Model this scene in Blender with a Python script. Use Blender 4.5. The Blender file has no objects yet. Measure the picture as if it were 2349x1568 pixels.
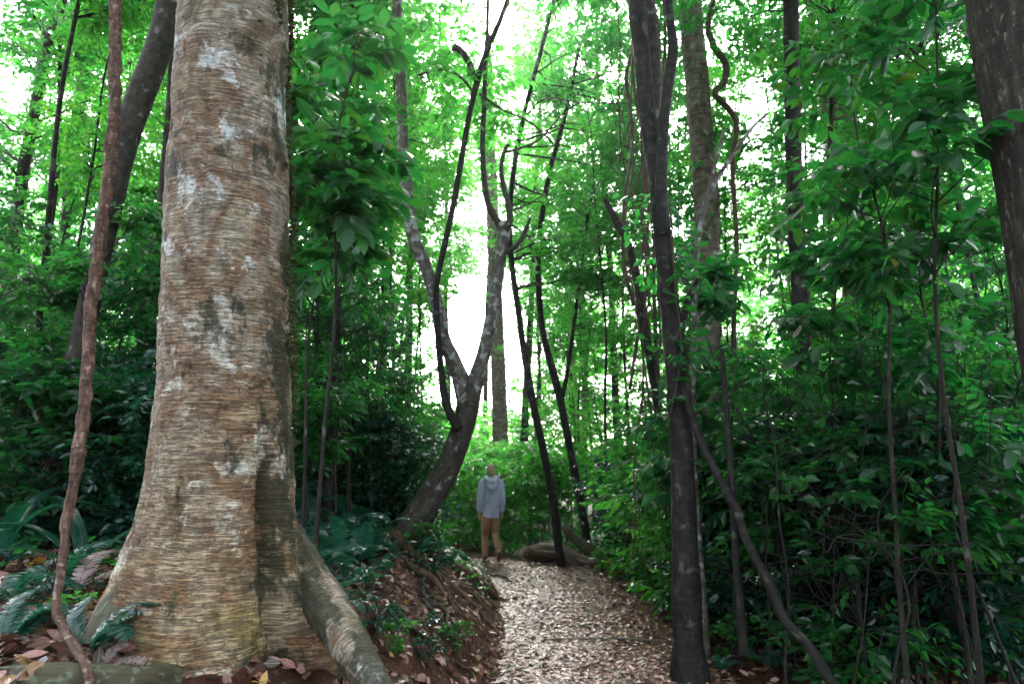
import bpy, math, time
import numpy as np
from mathutils import Vector, Matrix
T_START = time.time()
PI = math.pi
C = bpy.context.scene.collection
RNG = np.random.default_rng(11)

# ------------------------------------------------------------------ camera model
F, CX, CY, H = 1566.0, 1174.5, 784.0, 1.5
PITCH = math.radians(11.4)
cp, sp = math.cos(PITCH), math.sin(PITCH)

def at(px, py, Y):
    u = (px - CX) / F; v = (CY - py) / F
    d = np.array([u, cp - v * sp, sp + v * cp]); t = Y / d[1]
    return np.array([u * t, Y, H + d[2] * t]), t

def project(p):
    y = p[1]; z = p[2] - H
    dep = y * cp + z * sp; up = -y * sp + z * cp
    return CX + F * p[0] / dep, CY - F * up / dep, dep

def gx(px, Y):                       # x on the ground for a pixel column and a depth
    return (px - CX) / F * (Y * cp - 0.8 * sp)

# ------------------------------------------------------------------ noise
def _h(ix, iy, iz):
    n = (ix.astype(np.int64) * 374761393 + iy.astype(np.int64) * 668265263 + iz.astype(np.int64) * 1440662683) & 0xffffffff
    n = ((n ^ (n >> 13)) * 1274126177) & 0xffffffff
    return ((n ^ (n >> 16)) & 0xffffff) / float(0xffffff)

def vn(x, y, z=0.0):
    x, y, z = np.broadcast_arrays(np.asarray(x, float), np.asarray(y, float), np.asarray(z, float))
    ix, iy, iz = np.floor(x), np.floor(y), np.floor(z)
    fx, fy, fz = x - ix, y - iy, z - iz
    fx, fy, fz = [f * f * (3 - 2 * f) for f in (fx, fy, fz)]
    r = 0
    for a in (0, 1):
        for b in (0, 1):
            for c in (0, 1):
                r = r + _h(ix + a, iy + b, iz + c) * (fx if a else 1 - fx) * (fy if b else 1 - fy) * (fz if c else 1 - fz)
    return r * 2 - 1

def fbm(x, y, z=0.0, o=3):
    r = 0; a = 1.0
    for i in range(o):
        r = r + a * vn(np.asarray(x) * 2**i + 17 * i, np.asarray(y) * 2**i + 5 * i, np.asarray(z) * 2**i); a *= .5
    return r

# ------------------------------------------------------------------ terrain
def path_c(y):
    y = np.asarray(y, float)
    return 0.72 - 0.085 * np.clip(y - 9.5, 0, 40) ** 2 * np.where(y > 18, 0, 1) - np.where(y > 18, 6.1, 0)

def edges(y):
    c = path_c(y)
    w = 0.06 * fbm(np.asarray(y) * 1.3, 3.1, 0, 2)
    return c - 0.87 + w, c + 0.92 + 0.08 * fbm(np.asarray(y) * 1.1, 9.7, 0, 2)

def hgt(x, y):
    x = np.asarray(x, float); y = np.asarray(y, float)
    xl, xr = edges(y)
    t = np.clip((xl - x) / 1.25, 0, 1)
    fade = 1 - 0.55 * np.clip((y - 8.5) / 4, 0, 1)
    bank = (0.76 * (1 - (1 - t) ** 1.9)) * fade
    left = 0.055 * np.clip(xl - 1.25 - x, 0, 30)
    right = -0.03 * np.clip(x - xr, 0, 6) + 0.05 * np.clip(x - xr - 6, 0, 30)
    back = 0.05 * np.clip(y - 14.5, 0, 60)
    off = np.clip(np.maximum(xl - x, x - xr) / 0.5, 0, 1)
    n = (0.05 * fbm(x * 1.1, y * 1.1, 0, 2) + 0.03 * fbm(x * 4, y * 4, 2, 2)) * (0.15 + 0.85 * off)
    rough = 0.035 * fbm(x * 9, y * 9, 7, 2) * np.clip(t * 4, 0, 1) * np.clip((1 - t) * 4, 0, 1)
    crown = 0.03 * (1 - np.clip(np.abs(x - path_c(y)) / 0.9, 0, 1) ** 2) * (y < 14)
    return bank + left + right + back + n + rough + crown - 0.03

def gz(x, y):
    return float(hgt(np.array([x]), np.array([y]))[0])

# ------------------------------------------------------------------ mesh builder
class MB:
    def __init__(s): s.v = []; s.f = []; s.m = []; s.a = []; s.n = 0
    def add(s, v, faces, mat=0, tc=None):
        v = np.asarray(v, float).reshape(-1, 3)
        s.v.append(v)
        s.a.append(np.zeros_like(v) if tc is None else np.asarray(tc, float).reshape(-1, 3))
        for f in (faces if isinstance(faces, list) else [faces]):
            f = np.asarray(f, int)
            if len(f): s.f.append(f + s.n); s.m.append(np.full(len(f), mat))
        s.n += len(v)
    def build(s, name, mats, parent=None, smooth=True):
        me = bpy.data.meshes.new(name)
        if s.n:
            v = np.concatenate(s.v).astype(np.float32); tc = np.concatenate(s.a).astype(np.float32)
            lv = np.concatenate([f.ravel() for f in s.f]).astype(np.int32)
            tot = np.concatenate([np.full(len(f), f.shape[1]) for f in s.f]).astype(np.int32)
            st = np.concatenate([[0], np.cumsum(tot)[:-1]]).astype(np.int32)
            me.vertices.add(len(v)); me.vertices.foreach_set('co', v.ravel())
            me.loops.add(len(lv)); me.loops.foreach_set('vertex_index', lv)
            me.polygons.add(len(tot)); me.polygons.foreach_set('loop_start', st)
            me.polygons.foreach_set('material_index', np.concatenate(s.m).astype(np.int32))
            me.update(calc_edges=True)
            at_ = me.attributes.new('tc', 'FLOAT_VECTOR', 'POINT'); at_.data.foreach_set('vector', tc.ravel())
            me.polygons.foreach_set('use_smooth', np.full(len(tot), smooth))
        for m in (mats if isinstance(mats, (list, tuple)) else [mats]): me.materials.append(m)
        o = bpy.data.objects.new(name, me); C.objects.link(o)
        if parent is not None: o.parent = parent
        return o

def thing(name, label, cat, loc=(0, 0, 0), group=None):
    o = bpy.data.objects.new(name, None); C.objects.link(o)
    o.location = loc; o.empty_display_size = .2
    tag(o, label, cat, group); return o

def tag(o, label=None, cat=None, group=None, kind=None):
    if label: o['label'] = label
    if cat: o['category'] = cat
    if group: o['group'] = group
    if kind: o['kind'] = kind
    return o

def nrm(a):
    return a / np.maximum(np.linalg.norm(a, axis=-1, keepdims=True), 1e-9)

def resample(pts, rad, step):
    pts = np.asarray(pts, float); rad = np.asarray(rad, float); n = len(pts)
    P = np.vstack([2 * pts[0] - pts[1], pts, 2 * pts[-1] - pts[-2]])
    out = []; ro = []
    for i in range(n - 1):
        p0, p1, p2, p3 = P[i:i + 4]
        k = max(1, int(math.ceil(np.linalg.norm(p2 - p1) / step)))
        t = (np.arange(k) / k)[:, None]
        out.append(.5 * ((2 * p1) + (p2 - p0) * t + (2 * p0 - 5 * p1 + 4 * p2 - p3) * t**2 + (3 * p1 - p0 - 3 * p2 + p3) * t**3))
        ro.append(rad[i] + (rad[i + 1] - rad[i]) * t[:, 0])
    out.append(pts[-1:]); ro.append(rad[-1:])
    return np.concatenate(out), np.concatenate(ro)

def tube(mb, pts, rad, ns=8, step=.1, amp=0.0, nf=5.0, mat=0, seed=0.0, squash=None, cap=True):
    c, r = resample(pts, rad, step)
    n = len(c)
    T = nrm(np.gradient(c, axis=0))
    e = np.cross(T[0], [0.31, 0.95, 0.05]); e /= np.linalg.norm(e)
    E1 = np.zeros_like(c)
    for i in range(n):
        e = e - T[i] * np.dot(e, T[i]); e /= np.linalg.norm(e); E1[i] = e
    E2 = np.cross(T, E1)
    s = np.concatenate([[0], np.cumsum(np.linalg.norm(np.diff(c, axis=0), axis=1))])
    th = np.arange(ns) / ns * 2 * PI
    ct, st = np.cos(th)[None, :], np.sin(th)[None, :]
    R = np.repeat(r[:, None], ns, 1)
    if amp:
        rm = max(r.mean(), .01)
        R = R * (1 + amp * fbm(ct * nf * .4 + seed, st * nf * .4 + 3.3, s[:, None] / rm * .25 * nf * .2 + seed, 3))
    a, b = (1, 1) if squash is None else squash
    V = c[:, None, :] + E1[:, None, :] * (ct * R * a)[..., None] + E2[:, None, :] * (st * R * b)[..., None]
    tc = np.stack([ct * R + seed, st * R, np.repeat(s[:, None], ns, 1) + seed], -1)
    i, j = np.meshgrid(np.arange(n - 1), np.arange(ns), indexing='ij')
    j2 = (j + 1) % ns
    q = np.stack([i * ns + j, i * ns + j2, (i + 1) * ns + j2, (i + 1) * ns + j], -1).reshape(-1, 4)
    V = V.reshape(-1, 3); tc = tc.reshape(-1, 3); fs = [q]
    if cap:
        V = np.vstack([V, c[0] - T[0] * r[0] * .15, c[-1] + T[-1] * r[-1] * .3]); tc = np.vstack([tc, tc[0], tc[-1]])
        k = np.arange(ns); k2 = (k + 1) % ns; m = n * ns
        fs.append(np.stack([k2, k, np.full(ns, m)], -1))
        b0 = (n - 1) * ns
        fs.append(np.stack([b0 + k, b0 + k2, np.full(ns, m + 1)], -1))
    mb.add(V, fs, mat, tc)
    return c, r

# ------------------------------------------------------------------ leaves
def template(st):
    v = [(0, 0, 0)]
    for s, w in st: v += [(s, 1, w), (s, 0, w), (s, -1, w)]
    v.append((1, 0, 0)); n = len(v)
    tri = [(0, 1, 2), (0, 2, 3)]; quad = []
    for k in range(len(st) - 1):
        a = 1 + 3 * k
        quad += [(a, a + 3, a + 4, a + 1), (a + 1, a + 4, a + 5, a + 2)]
    a = 1 + 3 * (len(st) - 1)
    tri += [(a, n - 1, a + 1), (a + 1, n - 1, a + 2)]
    return np.array(v, float), np.array(tri), np.array(quad).reshape(-1, 4)
LEAF = {'lo': None, 'mid': template([(.3, .85), (.66, .75)]),
        'fine': template([(.12, .5), (.3, .92), (.52, 1.0), (.74, .72), (.9, .28)]),
        'pinna': template([(.08, .9), (.45, .85), (.8, .5)])}
LO_V = np.array([(0, 0, 0), (.42, 1, 1), (1, 0, 0), (.42, -1, 1)], float)
LO_T = np.array([(0, 1, 2), (0, 2, 3)])

def leaves(mb, P, D, N, L, W, kind='lo', mat=0, fold=.22, curl=.12, rnd=None):
    P = np.asarray(P, float); n = len(P)
    if n == 0: return
    D = nrm(D); N = nrm(N - D * np.sum(N * D, -1, keepdims=True)); B = np.cross(N, D)
    L = np.broadcast_to(L, n); W = np.broadcast_to(W, n)
    if kind == 'lo': tv, tt, tq = LO_V, LO_T, np.zeros((0, 4), int)
    else: tv, tt, tq = LEAF[kind]
    s, a, w = tv[:, 0], tv[:, 1], tv[:, 2]
    cu = np.broadcast_to(curl, n)[:, None] * (.6 + .8 * RNG.random((n, 1)))
    V = (P[:, None] + D[:, None] * (L[:, None] * s)[..., None] + B[:, None] * (W[:, None] * a * w)[..., None]
         + N[:, None] * (fold * W[:, None] * np.abs(a) * w - cu * L[:, None] * s**2)[..., None])
    r = RNG.random(n) if rnd is None else rnd
    tc = np.stack([np.repeat(r[:, None], len(tv), 1), np.repeat(a[None] * w[None], n, 0), np.repeat(s[None], n, 0)], -1)
    off = (np.arange(n) * len(tv))[:, None, None]
    fs = [(tt[None] + off).reshape(-1, 3)]
    if len(tq): fs.append((tq[None] + off).reshape(-1, 4))
    mb.add(V, fs, mat, tc)

def prisms(mb, A, Bp, r0, r1, mat=1):
    n = len(A)
    if n == 0: return
    T = nrm(Bp - A); e = np.cross(T, np.array([.3, .2, .93])); e = nrm(e); f = np.cross(T, e)
    V = []
    for c, r in ((A, r0), (Bp, r1)):
        for k in range(3):
            an = k * 2 * PI / 3
            V.append(c + (e * math.cos(an) + f * math.sin(an)) * np.broadcast_to(r, n)[:, None])
    V = np.stack(V, 1)
    q = np.array([(0, 1, 4, 3), (1, 2, 5, 4), (2, 0, 3, 5)])
    mb.add(V, (q[None] + (np.arange(n) * 6)[:, None, None]).reshape(-1, 4), mat)

def sprays(mb, O, T, ln, L, W, k=7, kind='lo', droop=.25, up=1.0, jit=.45, twig=.003, mat=0, tmat=1, fold=.22, curl=.12):
    n = len(O)
    if n == 0: return
    T = nrm(T); S = nrm(np.cross(T, np.array([0, 0, 1.0]) + .25 * RNG.normal(size=(n, 3)))); U = np.cross(S, T)
    U = U * np.where(U[:, 2:3] < 0, -1, 1)
    prisms(mb, O, O + T * ln[:, None], twig, twig * .5, tmat)
    s = np.tile((np.arange(k) + .6) / (k - .2), (n, 1)) ; s = np.minimum(s + RNG.normal(size=s.shape) * .04, 1)
    sg = np.where(np.arange(k) % 2 == 0, 1, -1)[None, :] * np.where(np.arange(k) == k - 1, .15, 1)
    P = O[:, None] + T[:, None] * (ln[:, None] * s)[..., None]
    D = T[:, None] * (.5 + .3 * RNG.random((n, k, 1))) + S[:, None] * (sg * .9)[..., None] + RNG.normal(size=(n, k, 3)) * .22
    D[..., 2] -= droop
    N = U[:, None] * up + RNG.normal(size=(n, k, 3)) * jit
    sc = (.65 + .5 * RNG.random((n, k))).ravel()
    leaves(mb, P.reshape(-1, 3), D.reshape(-1, 3), N.reshape(-1, 3), L * sc, W * sc * (.85 + .3 * RNG.random(n * k)), kind, mat, fold, curl)

# ------------------------------------------------------------------ materials
def newmat(name):
    m = bpy.data.materials.new(name); m.use_nodes = True
    nt = m.node_tree; nt.nodes.clear()
    return m, nt, nt.nodes, nt.links

def ramp(nt, fac, stops, interp='LINEAR'):
    n = nt.nodes.new('ShaderNodeValToRGB'); r = n.color_ramp; r.interpolation = interp
    while len(r.elements) < len(stops): r.elements.new(.5)
    for e, (p, c) in zip(r.elements, stops):
        e.position = p; e.color = (c[0], c[1], c[2], 1) if hasattr(c, '__len__') else (c, c, c, 1)
    nt.links.new(fac, n.inputs[0]); return n.outputs[0]

def mix(nt, fac, a, b, mode='MIX'):
    n = nt.nodes.new('ShaderNodeMix'); n.data_type = 'RGBA'; n.blend_type = mode
    for i, x in ((0, fac), (6, a), (7, b)):
        if hasattr(x, 'is_linked') or isinstance(x, bpy.types.NodeSocket): nt.links.new(x, n.inputs[i])
        elif i == 0: n.inputs[0].default_value = x
        else: n.inputs[i].default_value = (*x, 1)
    return n.outputs[2]

def math_(nt, op, a, b=None, clamp=False):
    n = nt.nodes.new('ShaderNodeMath'); n.operation = op; n.use_clamp = clamp
    for i, x in ((0, a), (1, b)):
        if x is None: continue
        if isinstance(x, bpy.types.NodeSocket): nt.links.new(x, n.inputs[i])
        else: n.inputs[i].default_value = x
    return n.outputs[0]

def attr(nt, name='tc'):
    n = nt.nodes.new('ShaderNodeAttribute'); n.attribute_name = name; return n

def scaled(nt, vec, sx, sy, sz):
    n = nt.nodes.new('ShaderNodeVectorMath'); n.operation = 'MULTIPLY'
    nt.links.new(vec, n.inputs[0]); n.inputs[1].default_value = (sx, sy, sz); return n.outputs[0]

def noise(nt, vec, scale, detail=4, rough=.55, dist=0.0):
    n = nt.nodes.new('ShaderNodeTexNoise'); n.inputs['Scale'].default_value = scale
    n.inputs['Detail'].default_value = detail; n.inputs['Roughness'].default_value = rough; n.inputs['Distortion'].default_value = dist
    nt.links.new(vec, n.inputs['Vector']); return n.outputs['Fac']

def voro(nt, vec, scale, feature='F1', out='Distance'):
    n = nt.nodes.new('ShaderNodeTexVoronoi'); n.feature = feature; n.inputs['Scale'].default_value = scale
    nt.links.new(vec, n.inputs['Vector']); return n.outputs[out]

def finish(nt, col, rough, hgt_=None, dist=.02, strength=.6, spec=.4, shader=None):
    b = nt.nodes.new('ShaderNodeBsdfPrincipled'); o = nt.nodes.new('ShaderNodeOutputMaterial')
    for x, k in ((col, 'Base Color'), (rough, 'Roughness')):
        if isinstance(x, bpy.types.NodeSocket): nt.links.new(x, b.inputs[k])
        elif k == 'Roughness': b.inputs[k].default_value = x
        else: b.inputs[k].default_value = (*x, 1)
    b.inputs['Specular IOR Level'].default_value = spec
    if hgt_ is not None:
        u = nt.nodes.new('ShaderNodeBump'); u.inputs['Strength'].default_value = strength; u.inputs['Distance'].default_value = dist
        nt.links.new(hgt_, u.inputs['Height']); nt.links.new(u.outputs[0], b.inputs['Normal'])
    nt.links.new(b.outputs[0], o.inputs[0]); return b, o

def leaf_mat(name, c0, c1, c2, trans, tfac=.38, rough=.32, spec=.5, vein=.0, rare=None):
    m, nt, N, L = newmat(name)
    a = attr(nt); sx = N.new('ShaderNodeSeparateXYZ'); L.new(a.outputs['Vector'], sx.inputs[0])
    oi = N.new('ShaderNodeObjectInfo')
    f = math_(nt, 'ADD', math_(nt, 'MULTIPLY', sx.outputs[0], .6), math_(nt, 'MULTIPLY', oi.outputs['Random'], .4))
    stops = [(0, c0), (.5, c1), (.93, c2)]
    if rare: stops += [(.985, c2), (.995, rare)]
    col = ramp(nt, f, stops)
    tcol = ramp(nt, f, [(0, [x * .55 for x in trans]), (.5, trans), (.8, [trans[0] * 1.8, trans[1], trans[2] * .9]), (1, [min(1, trans[0] * 3.2), trans[1] * 1.12, trans[2] * .7])])
    h = None
    if vein:
        ac = math_(nt, 'ABSOLUTE', sx.outputs[1]); al = sx.outputs[2]
        w = math_(nt, 'SINE', math_(nt, 'MULTIPLY', math_(nt, 'SUBTRACT', al, math_(nt, 'MULTIPLY', ac, .22)), 62.0))
        mid = math_(nt, 'LESS_THAN', ac, .06)
        col = mix(nt, math_(nt, 'MULTIPLY', mid, .5), col, (c2[0] * 1.8, c2[1] * 1.6, c2[2] * 1.6))
        h = math_(nt, 'MULTIPLY', w, vein)
    b, o = finish(nt, col, rough, h, .004, .5, spec)
    t = N.new('ShaderNodeBsdfTranslucent'); L.new(tcol, t.inputs[0])
    mx = N.new('ShaderNodeMixShader'); mx.inputs[0].default_value = tfac
    L.new(b.outputs[0], mx.inputs[1]); L.new(t.outputs[0], mx.inputs[2]); L.new(mx.outputs[0], o.inputs[0])
    return m

M = {}
M['leaf_bright'] = leaf_mat('fresh_leaf', (.010, .055, .012), (.018, .085, .016), (.04, .14, .022), (.095, .58, .06), .52, .25, .4)
M['leaf_mid'] = leaf_mat('forest_leaf', (.006, .034, .013), (.010, .054, .017), (.022, .09, .02), (.055, .42, .06), .46, .22, .4)
M['leaf_dark'] = leaf_mat('glossy_leaf', (.004, .024, .011), (.006, .038, .014), (.013, .066, .018), (.035, .36, .05), .38, .2, .45, .5, (.3, .24, .03))
M['leaf_teal'] = leaf_mat('shade_tinted_leaf', (.003, .02, .015), (.006, .032, .022), (.012, .052, .028), (.02, .2, .07), .28, .2, .5)  # dark blue-green of the forest shade is put into this leaf colour
M['fern'] = leaf_mat('fern_leaf', (.006, .036, .028), (.010, .054, .040), (.020, .08, .052), (.025, .24, .1), .3, .28, .4)
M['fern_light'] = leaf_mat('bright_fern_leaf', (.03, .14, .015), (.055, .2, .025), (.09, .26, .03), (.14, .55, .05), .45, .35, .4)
M['dry_fern'] = leaf_mat('dry_fern_leaf', (.12, .08, .07), (.2, .14, .13), (.28, .21, .2), (.2, .12, .08), .2, .55, .3)

def bark(name, c0, c1, c2, lich, lthr=.62, ring=.4, stretch=(1, 1, .35), sc=14, rough=.75, bump=.7, lsc=6, dist=.012, lst=(1, 1, 1)):
    m, nt, N, L = newmat(name)
    v = attr(nt).outputs['Vector']
    n1 = noise(nt, scaled(nt, v, *stretch), sc, 6, .62)
    col = ramp(nt, n1, [(.3, c0), (.5, c1), (.72, c2)])
    rg = noise(nt, scaled(nt, v, .3, .3, 1.3), sc * 1.1, 4, .6)
    col = mix(nt, math_(nt, 'MULTIPLY', ramp(nt, rg, [(.42, 1), (.52, 0)]), ring), col, [x * .35 for x in c0])
    ln = noise(nt, scaled(nt, v, *lst), lsc, 4, .55, .15)
    col = mix(nt, math_(nt, 'MULTIPLY', ramp(nt, math_(nt, 'ADD', ln, math_(nt, 'MULTIPLY', math_(nt, 'SUBTRACT', n1, .5), .5)), [(lthr, 0), (lthr + .07, 1)]), .7), col, lich)
    h = math_(nt, 'ADD', n1, math_(nt, 'MULTIPLY', rg, .6))
    finish(nt, col, rough, h, dist, bump, .2)
    return m

M['bark_grey'] = bark('grey_bark', (.015, .012, .010), (.034, .029, .023), (.065, .058, .047), (.2, .215, .2), .62, .3, (1, 1, .6), 16)
M['bark_dark'] = bark('dark_bark', (.005, .0045, .004), (.012, .0105, .009), (.032, .028, .023), (.06, .065, .054), .60, .5, (1, 1, .5), 18)
M['bark_pale'] = bark('pale_bark', (.055, .045, .034), (.115, .095, .072), (.19, .165, .13), (.28, .28, .24), .6, .55, (1, 1, .5), 12)
M['bark_fissured'] = bark('fissured_bark', (.009, .007, .006), (.02, .016, .013), (.055, .045, .036), (.15, .13, .11), .62, .0, (1, 1, .22), 26, .8, 1.0, 40, .02, (1, 1, .3))
M['bark_liana'] = bark('flaky_red_bark', (.028, .015, .011), (.085, .047, .034), (.18, .11, .085), (.27, .19, .16), .62, .5, (1, 1, .3), 42, .8, 1.0, 40, .006)
M['bark_stem'] = bark('stem_bark', (.007, .006, .0045), (.018, .015, .011), (.042, .035, .028), (.1, .1, .09), .64, .2, (1, 1, .3), 20)
M['bark_root'] = bark('root_bark', (.03, .018, .012), (.08, .048, .03), (.16, .105, .065), (.22, .17, .12), .68, .2, (1, 1, .3), 30)
M['bark_log'] = bark('weathered_log', (.035, .024, .017), (.10, .072, .054), (.2, .16, .13), (.3, .29, .26), .60, .0, (1, 1, .4), 9, .8, .8, 9, .02)
M['bark_mottled'] = bark('mottled_limb_bark', (.03, .026, .022), (.075, .068, .058), (.15, .14, .12), (.27, .29, .28), .54, .3, (1, 1, .6), 14, .75, .7, 11)
M['vine'] = bark('vine_bark', (.018, .012, .009), (.05, .034, .024), (.1, .075, .055), (.17, .15, .12), .66, .1, (1, 1, .3), 30)

def big_bark():
    m, nt, N, L = newmat('ringed_lichened_bark')
    v = attr(nt).outputs['Vector']
    geo = N.new('ShaderNodeNewGeometry'); pos = geo.outputs['Position']
    wob = N.new('ShaderNodeTexNoise'); wob.inputs['Scale'].default_value = 5; wob.inputs['Detail'].default_value = 3; L.new(v, wob.inputs['Vector'])
    va = N.new('ShaderNodeVectorMath'); va.operation = 'MULTIPLY_ADD'; L.new(wob.outputs['Color'], va.inputs[0]); va.inputs[1].default_value = (.02, .02, .018); L.new(v, va.inputs[2])
    w = va.outputs[0]
    big = noise(nt, scaled(nt, w, 1, 1, .8), 2.3, 9, .66, .5)
    col = ramp(nt, big, [(.30, (.07, .045, .028)), (.39, (.22, .155, .095)), (.46, (.41, .345, .275)), (.54, (.23, .135, .08)), (.60, (.36, .28, .185)), (.70, (.48, .42, .35))])
    hue = noise(nt, scaled(nt, w, 1, 1, 1.2), 6, 8, .7, .4)
    col = mix(nt, math_(nt, 'MULTIPLY', ramp(nt, hue, [(.54, 0), (.64, 1)]), .5), col, (.27, .135, .06))
    col = mix(nt, math_(nt, 'MULTIPLY', ramp(nt, hue, [(.30, 1), (.42, 0)]), .5), col, (.21, .2, .105))
    # pale crust lichen, whitish and faintly blue-green
    l1 = noise(nt, scaled(nt, w, 1, 1, .8), 4.3, 7, .68, .5); l2 = noise(nt, w, 34, 4, .65)
    lm = math_(nt, 'ADD', l1, math_(nt, 'MULTIPLY', math_(nt, 'SUBTRACT', l2, .5), .26))
    col = mix(nt, math_(nt, 'MULTIPLY', ramp(nt, lm, [(.55, 0), (.60, 1)]), .85), col, (.6, .575, .54))
    col = mix(nt, math_(nt, 'MULTIPLY', ramp(nt, lm, [(.63, 0), (.66, 1)]), .9), col, (.62, .72, .72))
    wz = N.new('ShaderNodeSeparateXYZ'); L.new(v, wz.inputs[0])
    col = mix(nt, ramp(nt, math_(nt, 'MULTIPLY', wz.outputs[2], .25), [(.25, .85), (.7, 0)]), col, mix(nt, 1.0, col, (1.0, .88, .68), 'MULTIPLY'))
    # fine horizontal cracks
    cr = noise(nt, scaled(nt, w, 5.5, 5.5, 92), 1.0, 7, .72)
    cr2 = noise(nt, scaled(nt, w, 20, 20, 210), 1.0, 5, .75)
    cut = noise(nt, w, 7, 3, .6)
    k1 = math_(nt, 'MULTIPLY', ramp(nt, cr, [(.44, 1), (.49, 0)]), ramp(nt, cut, [(.40, .15), (.56, 1)]))
    k2 = math_(nt, 'MULTIPLY', ramp(nt, cr2, [(.40, .95), (.47, 0)]), ramp(nt, cut, [(.38, 1), (.62, .45)]))
    # vertical small breaks and pits
    vb = noise(nt, scaled(nt, w, 34, 34, 12), 1.0, 3, .6)
    pit = voro(nt, scaled(nt, w, 1, 1, 1.5), 75); k3 = math_(nt, 'MULTIPLY', math_(nt, 'MAXIMUM', ramp(nt, vb, [(.30, 1), (.36, 0)]), math_(nt, 'MULTIPLY', ramp(nt, pit, [(.16, 1), (.26, 0)]), ramp(nt, hue, [(.50, 0), (.56, 1)]))), .75)
    k = math_(nt, 'MAXIMUM', math_(nt, 'MAXIMUM', math_(nt, 'MULTIPLY', k1, .8), k2), k3)
    cover = math_(nt, 'SUBTRACT', 1.0, math_(nt, 'MULTIPLY', ramp(nt, lm, [(.57, 0), (.64, 1)]), .6))
    k = math_(nt, 'MULTIPLY', k, cover)
    col = mix(nt, math_(nt, 'MULTIPLY', k, .85), col, (.035, .025, .02))
    # moss stain towards the sheltered right flank, yellow crust low on the flare
    sx = N.new('ShaderNodeSeparateXYZ'); L.new(v, sx.inputs[0])
    mm = noise(nt, scaled(nt, w, 1, 1, .55), 5.5, 6, .7)
    side = ramp(nt, sx.outputs[0], [(.24, 0), (.34, .15)])
    col = mix(nt, math_(nt, 'MULTIPLY', ramp(nt, math_(nt, 'ADD', mm, side), [(.585, 0), (.65, 1)]), .88), col, (.035, .036, .018))
    px = N.new('ShaderNodeVectorMath'); px.operation = 'DISTANCE'; L.new(pos, px.inputs[0]); px.inputs[1].default_value = YEL
    ym = math_(nt, 'ADD', math_(nt, 'MULTIPLY', px.outputs['Value'], 3.0), mm)
    col = mix(nt, math_(nt, 'MULTIPLY', ramp(nt, ym, [(.62, 1), (1.0, 0)]), math_(nt, 'SUBTRACT', .6, math_(nt, 'MULTIPLY', k, .6))), col, (.33, .235, .06))
    h = math_(nt, 'SUBTRACT', math_(nt, 'MULTIPLY', l2, .35), math_(nt, 'MULTIPLY', k, 1.0))
    h = math_(nt, 'ADD', h, math_(nt, 'MULTIPLY', cr, .9))
    finish(nt, col, .72, h, .018, 1.0, .25)
    return m
YEL = tuple(at(545, 1440, 3.2)[0])
M['bark_big'] = big_bark()

def mossy_bark():
    m, nt, N, L = newmat('mossy_root_bark')
    v = attr(nt).outputs['Vector']
    n1 = noise(nt, scaled(nt, v, 1, 1, .5), 11, 6, .65)
    col = ramp(nt, n1, [(.3, (.016, .012, .007)), (.45, (.045, .034, .018)), (.55, (.05, .05, .026)), (.68, (.10, .08, .048))])
    n2 = noise(nt, scaled(nt, v, 30, 30, 9), 1, 4, .6)
    col = mix(nt, math_(nt, 'MULTIPLY', ramp(nt, n2, [(.36, 1), (.45, 0)]), .7), col, (.03, .025, .015))
    n3 = noise(nt, v, 24, 4, .6)
    col = mix(nt, math_(nt, 'MULTIPLY', ramp(nt, n3, [(.58, 0), (.63, 1)]), .6), col, (.12, .135, .1))
    finish(nt, col, .75, math_(nt, 'ADD', n1, math_(nt, 'MULTIPLY', n2, .4)), .014, .8, .3); return m
M['bark_mossy'] = mossy_bark()

def soil_mat():
    m, nt, N, L = newmat('red_forest_soil')
    tc = N.new('ShaderNodeTexCoord'); v = tc.outputs['Object']
    n1 = noise(nt, v, 5, 8, .7); n2 = noise(nt, v, 60, 5, .7)
    col = ramp(nt, n1, [(.3, (.010, .004, .003)), (.5, (.04, .014, .008)), (.7, (.08, .029, .017))])
    v1 = voro(nt, v, 22, out='Color'); sp_ = N.new('ShaderNodeSeparateColor'); L.new(v1, sp_.inputs[0])
    lit = ramp(nt, sp_.outputs[0], [(0, (.035, .018, .012)), (.5, (.06, .03, .02)), (.85, (.12, .065, .048)), (1, (.17, .11, .08))], 'CONSTANT')
    msk = ramp(nt, noise(nt, v, 3, 4, .6), [(.45, 0), (.6, .55)])
    col = mix(nt, msk, col, lit)
    finish(nt, col, ramp(nt, n2, [(.3, .45), (.7, .9)]), math_(nt, 'ADD', n1, math_(nt, 'MULTIPLY', n2, .5)), .03, .9, .12); return m
M['soil'] = soil_mat()

def litter_mat():
    m, nt, N, L = newmat('fallen_leaf')
    a = attr(nt); sx = N.new('ShaderNodeSeparateXYZ'); L.new(a.outputs['Vector'], sx.inputs[0])
    r = sx.outputs[0]
    col = ramp(nt, r, [(0, (.035, .018, .013)), (.16, (.10, .038, .028)), (.34, (.19, .08, .062)), (.54, (.29, .135, .118)), (.66, (.11, .05, .03)),
                       (.80, (.40, .23, .205)), (.9, (.24, .12, .05)), (.955, (.36, .2, .03)), (.975, (.05, .13, .03))], 'CONSTANT')
    tcn = N.new('ShaderNodeTexCoord')
    n = noise(nt, tcn.outputs['Object'], 90, 4, .6)
    col = mix(nt, math_(nt, 'MULTIPLY', ramp(nt, n, [(.35, 1), (.55, 0)]), .45), col, (.05, .028, .02))
    ac = math_(nt, 'ABSOLUTE', sx.outputs[1])
    col = mix(nt, math_(nt, 'MULTIPLY', math_(nt, 'LESS_THAN', ac, .05), .4), col, (.4, .28, .2))
    finish(nt, col, ramp(nt, n, [(.3, .26), (.7, .5)]), n, .004, .5, .42); return m
M['litter'] = litter_mat()

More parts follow.
